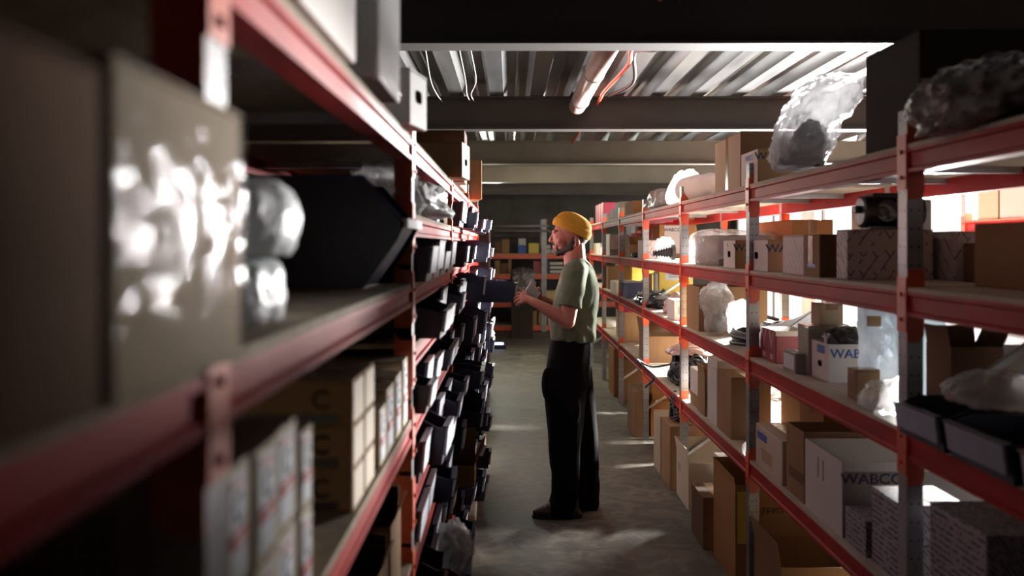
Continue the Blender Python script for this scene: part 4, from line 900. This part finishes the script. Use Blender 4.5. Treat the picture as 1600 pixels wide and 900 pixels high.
# arms
SL, EL, WL = pv(898, 428, 5.075), pv(887, 502, 5.045), pv(836, 473, 5.085)
SRr, ER, WR = pv(897, 428, 5.46), pv(885, 492, 5.47), pv(846, 467, 5.32)
for s_, e_, w_ in ((SL, EL, WL), (SRr, ER, WR)):
    cap(bm, s_, .058, e_, .043); cap(bm, s_.lerp(e_, .45), .052, s_.lerp(e_, .7), .046)
    cap(bm, e_, .043, e_.lerp(w_, .35), .042); cap(bm, e_.lerp(w_, .3), .042, w_, .026)
def hand(bm, wrist, palm, knuckles, fingers, thumb, pr=.017):
    cap(bm, wrist, .025, palm, .022)
    for k in knuckles: cap(bm, palm, .016, k, .0115)
    for a, b in zip(knuckles, knuckles[1:]): cap(bm, a, .011, b, .011)
    for f in fingers+[thumb]:
        r = [.0100, .0092, .0084, .0074]
        for i in range(len(f)-1): cap(bm, f[i], r[i], f[i+1], r[i+1], n=12)
# left hand (towards the camera): thumb over the bin's front wall, fingers hooked under it
kn = [pv(816, 459.5, 5.135), pv(814.5, 463.5, 5.115), pv(814.5, 467.8, 5.10), pv(816, 472, 5.09)]
fg = [[kn[0], pv(809.5, 458.5, 5.14), pv(806.5, 461.5, 5.15), pv(808, 464, 5.165)],
      [kn[1], pv(806.8, 463.6, 5.12), pv(803.8, 467, 5.135), pv(806, 470, 5.15)],
      [kn[2], pv(807, 469, 5.105), pv(804.5, 472.5, 5.12), pv(807.5, 474.8, 5.135)],
      [kn[3], pv(809.5, 474.3, 5.095), pv(808, 477.3, 5.105), pv(811, 478.6, 5.12)]]
hand(bm, WL, pv(824, 467, 5.11), kn, fg, [pv(822, 460, 5.13), pv(816.5, 454.5, 5.155), pv(811, 451.8, 5.17), pv(807.5, 451.5, 5.175)])
# right hand holds the little carton
kn = [pv(838, 457, 5.30), pv(836, 460.5, 5.30), pv(834, 463.5, 5.30), pv(833, 467, 5.30)]
fg = [[kn[0], pv(832, 453, 5.285), pv(828, 452.5, 5.265), pv(826, 454, 5.25)], [kn[1], pv(830, 457.5, 5.285), pv(826, 458, 5.265), pv(824.5, 460, 5.25)],
      [kn[2], pv(828, 462, 5.285), pv(825, 463, 5.265), pv(824, 465, 5.25)], [kn[3], pv(828, 466, 5.285), pv(826, 467, 5.27), pv(825.5, 468, 5.255)]]
hand(bm, WR, pv(841, 463, 5.305), kn, fg, [pv(844, 461, 5.285), pv(845, 456.5, 5.262), pv(843.5, 452.5, 5.245), pv(841.5, 450, 5.238)])
# ankles inside the trousers
cap(bm, pv(886, 580, 5.2), .055, pv(873, 790, 5.2), .035); cap(bm, pv(898, 580, 5.33), .05, pv(921, 785, 5.36), .035)
sculpt('body', bm, 'skin', .0032, 2)
# eyelid line and eyebrow are small separate hair meshes
bm = bmesh.new()
for s in (-1, 1):
    cap(bm, h(864.0, 361.4, s*.018), .0050, h(870.2, 360.8, s*.048), .0045, n=8)
sculpt('eyebrow', bm, 'hair', .0018, 1)
bm = bmesh.new()
for s in (-1, 1): cap(bm, h(865.3, 369.8, s*.022), .0032, h(869.8, 370.6, s*.0485), .003, n=8)
sculpt('eyelashes', bm, 'hair', .0014, 0)
# beard and cropped hair behind the ear
bm = bmesh.new()
cap(bm, h(872.6, 393.5), .0215, h(888, 391.5), .034)
ell(bm, h(872, 396), (.021, .027, .016))
for s in (-1, 1):
    cap(bm, h(876, 391.5, s*.022), .018, h(891, 386, s*.047), .024); cap(bm, h(891, 386, s*.050), .021, h(896, 373, s*.062), .0165)
ell(bm, h(865.2, 382.6), (.0075, .023, .0045))           # moustache
for s in (-1, 1): cap(bm, h(867.0, 383, s*.018), .006, h(871.5, 391, s*.026), .009)
cap(bm, h(865.6, 381.8, -.016), .0072, h(865.6, 381.8, .016), .0072)
sculpt('beard', bm, 'hair', .003, 1, disp=lambda p: .0015*noise.noise(p*90))
bm = bmesh.new(); ell(bm, h(897.5, 362), (.093, .0735, .098), R(-12))
sculpt('hair', bm, 'hair', .004, 2)
# beanie: rolled cuff plus dome on a tilted rim
ra, rb = h(863.3, 348.5), h(920, 374.5); rc = (ra+rb)/2; axl = (ra-rb).normalized(); up_ = Vector((0, 1, 0)).cross(axl); up_ = up_ if up_.z > 0 else -up_
def ring_pts(bm, t, lx, ly, n=56, rib=0.):
    out = []
    for k in range(n):
        a = 2*math.pi*k/n; q = 1+rib*(1 if k % 2 else -1)
        out.append(bm.verts.new(rc+up_*t+axl*(lx*math.cos(a)*q)+Vector((0, ly*math.sin(a)*q, 0))))
    return out
bm = bmesh.new(); a_, b_ = (ra-rb).length/2, .088
prof_ = [(-.004, .955), (-.006, .985), (.0, 1.01), (.02, 1.035), (.036, 1.02), (.042, .985), (.043, .95), (.052, .945), (.066, .9), (.082, .80), (.095, .65), (.104, .45), (.109, .22), (.1105, .05)]
rings = [ring_pts(bm, t, a_*q*(1-.0*t), b_*q, rib=.006 if t < .1 else 0) for t, q in prof_]
for r0_, r1_ in zip(rings, rings[1:]):
    for k in range(56): bm.faces.new((r0_[k], r0_[(k+1) % 56], r1_[(k+1) % 56], r1_[k]))
bm.faces.new(rings[-1]); bm.faces.new(rings[0][::-1])
for v in bm.verts: v.co -= MAN
link('beanie', bm, 'beanie', man, smooth=True)
# t-shirt
bm = bmesh.new()
def sec(y, xf, xb, hy, cy=5.265): return (Vector(((wx(xf, 5.25)+wx(xb, 5.25))/2, cy, wz(y, 5.25))), (wx(xb, 5.25)-wx(xf, 5.25))/2, hy)
loft(bm, [sec(531, 862, 926, .165), sec(526, 861, 929.5, .172), sec(516, 861.5, 931, .17), sec(500, 862, 932.5, .165), sec(480, 864, 935, .165), sec(460, 867, 936.5, .172), sec(445, 871, 935.5, .185),
          sec(432, 875.5, 932, .195), sec(422, 879, 927.5, .195), sec(413, 883, 922, .17), sec(406, 885.5, 916.5, .115), sec(400.5, 887, 912, .07)], power=2.3)
for s_, e_, k_ in ((SL, EL, -1), (SRr, ER, 1)):
    top = s_+Vector((.012, -k_*.035, .018)); cap(bm, top, .066, s_.lerp(e_, .3), .073); cap(bm, s_+Vector((0, -k_*.012, .008)), .071, s_.lerp(e_, .35), .072)
    d = (e_-s_).normalized(); p0 = s_+Vector((0, 0, .02)); p1 = s_.lerp(e_, .70); n = 24; u = d.orthogonal().normalized(); v = d.cross(u)
    rr = [bm.verts.new(p0+(u*math.cos(2*math.pi*k/n)+v*math.sin(2*math.pi*k/n))*.066) for k in range(n)]; r2 = [bm.verts.new(p1+(u*math.cos(2*math.pi*k/n)+v*math.sin(2*math.pi*k/n))*.066) for k in range(n)]
    bm.faces.new(rr); bm.faces.new(r2)
    for k in range(n): bm.faces.new((rr[k], rr[(k+1) % n], r2[(k+1) % n], r2[k]))
def folds(p):
    a = noise.noise(Vector((p.x*9, p.y*9, p.z*4.2-p.x*9))); b = noise.noise(Vector((p.x*18+p.z*9, p.y*13, p.z*10)))
    low = max(0, min(1, (1.32-p.z)/.25))
    return .020*(abs(a)-.2)*(.55+low)+.009*b*(.5+low)
sculpt('t_shirt', bm, 'shirt', .006, 4, disp=folds)
bm = bmesh.new()   # collar rib
nc, nn = h(899, 402), 28; pts = [nc+Vector((.054*math.cos(2*math.pi*k/nn)-.002, .068*math.sin(2*math.pi*k/nn)+.02, .0+.022*math.cos(2*math.pi*k/nn))) for k in range(nn+1)]
tube(bm, [p-MAN for p in pts], .008, 8); link('collar', bm, 'shirt', man, smooth=True)
# trousers: two wide legs melting into the hips
bm = bmesh.new()
def ts(y, xf, xb, hy, cy): return (Vector(((wx(xf, cy)+wx(xb, cy))/2, cy, wz(y, cy))), (wx(xb, cy)-wx(xf, cy))/2, hy)
loft(bm, [ts(600, 853, 922, .165, 5.27), ts(570, 854, 922, .17, 5.27), ts(545, 858, 924, .165, 5.27), ts(527, 862, 925, .155, 5.27)], power=2.3)
loft(bm, [ts(803, 857, 900, .085, 5.2), ts(797, 855, 901, .09, 5.2), ts(770, 861, 903, .092, 5.2), ts(740, 862, 905, .094, 5.2), ts(700, 857, 908, .10, 5.2), ts(660, 854, 912, .105, 5.2), ts(620, 851.5, 915, .11, 5.2), ts(590, 851, 918, .10, 5.21), ts(560, 856, 915, .08, 5.22)], power=2.3)
loft(bm, [ts(793, 902, 934, .08, 5.36), ts(785, 899, 935, .085, 5.36), ts(740, 893, 935.5, .09, 5.36), ts(700, 886, 934.5, .095, 5.36), ts(650, 876, 931, .10, 5.35), ts(600, 868, 928, .10, 5.34), ts(560, 866, 924, .09, 5.33)], power=2.3)
ell(bm, pv(856, 600, 5.14), (.035, .05, .10)); ell(bm, pv(893, 640, 5.1), (.05, .02, .08))    # thigh pockets
def tf(p):
    a = noise.noise(Vector((p.x*12, p.y*12, p.z*3.5))); b = noise.noise(Vector((p.x*9, p.y*9, p.z*14)))
    low = max(0, min(1, (.4-p.z)/.35)); return .012*a+.010*b*low
tr = sculpt('trousers', bm, 'trousers', .008, 3, disp=tf)
def shoe(toe, heel, y):
    root_m = bmesh.new(); x0, x1 = toe, heel; L = x1-x0
    loft(root_m, [(Vector(((x0+x1)/2, y, .018)), L/2, .047), (Vector(((x0+x1)/2, y, .04)), L/2-.004, .048), (Vector(((x0+x1)/2+.015, y, .06)), L/2-.03, .042), (Vector((x1-L*.36, y, .085)), L*.30, .038), (Vector((x1-L*.3, y, .11)), L*.24, .036)], power=2.6)
    o = sculpt('shoe', root_m, 'shoe', .006, 2)
    b2 = bmesh.new(); loft(b2, [(Vector(((x0+x1)/2, y, .0))-MAN, L/2, .049), (Vector(((x0+x1)/2, y, .02))-MAN, L/2+.003, .051)], power=2.6); link('sole', b2, 'black', o)
    b3 = bmesh.new()
    for k in range(4):
        xx = x0+.075+.022*k; zz = .068+.010*k; tube(b3, [Vector((xx, y-.03, zz-.004))-MAN, Vector((xx+.004, y, zz+.010))-MAN, Vector((xx, y+.03, zz-.004))-MAN], .003, 6)
    link('laces', b3, 'greyish', o)
shoe(wx(831, 5.16), wx(831, 5.16)+.29, 5.18); shoe(wx(928, 5.36)-.28, wx(928, 5.36), 5.37)
# the small carton he reads, held in the right hand
a_ = pv(818, 459, 5.235); b_ = pv(829.5, 440.5, 5.235); c_ = pv(846.5, 455.5, 5.255); d_ = pv(837, 468.5, 5.255)
root = thing('small_box', 'small pinkish white carton the man holds and reads', 'box', (a_+c_)/2)
q = [(p-(a_+c_)/2) for p in (a_, b_, c_, d_)]; nrm = (q[1]-q[0]).cross(q[2]-q[0]).normalized(); nrm = nrm if nrm.y > 0 else -nrm
bm = bmesh.new(); f0 = [bm.verts.new(p-nrm*.004) for p in q]; f1 = [bm.verts.new(p+nrm*.008) for p in q]
bm.faces.new(f0); bm.faces.new(f1[::-1])
for k in range(4): bm.faces.new((f0[k], f1[k], f1[(k+1) % 4], f0[(k+1) % 4]))
link('carton_body', bm, 'white', root)
bm = bmesh.new(); e1 = (q[2]-q[1]); e2 = (q[0]-q[1]); o_ = q[1]-nrm*.0045
for i in range(5):
    s0 = o_+e1*.12+e2*(.2+.14*i); s1 = s0+e1*(.6 if i % 2 else .75); tube(bm, [s0, s1], .0012, 5)
link('printed_lines', bm, 'greyish', root)
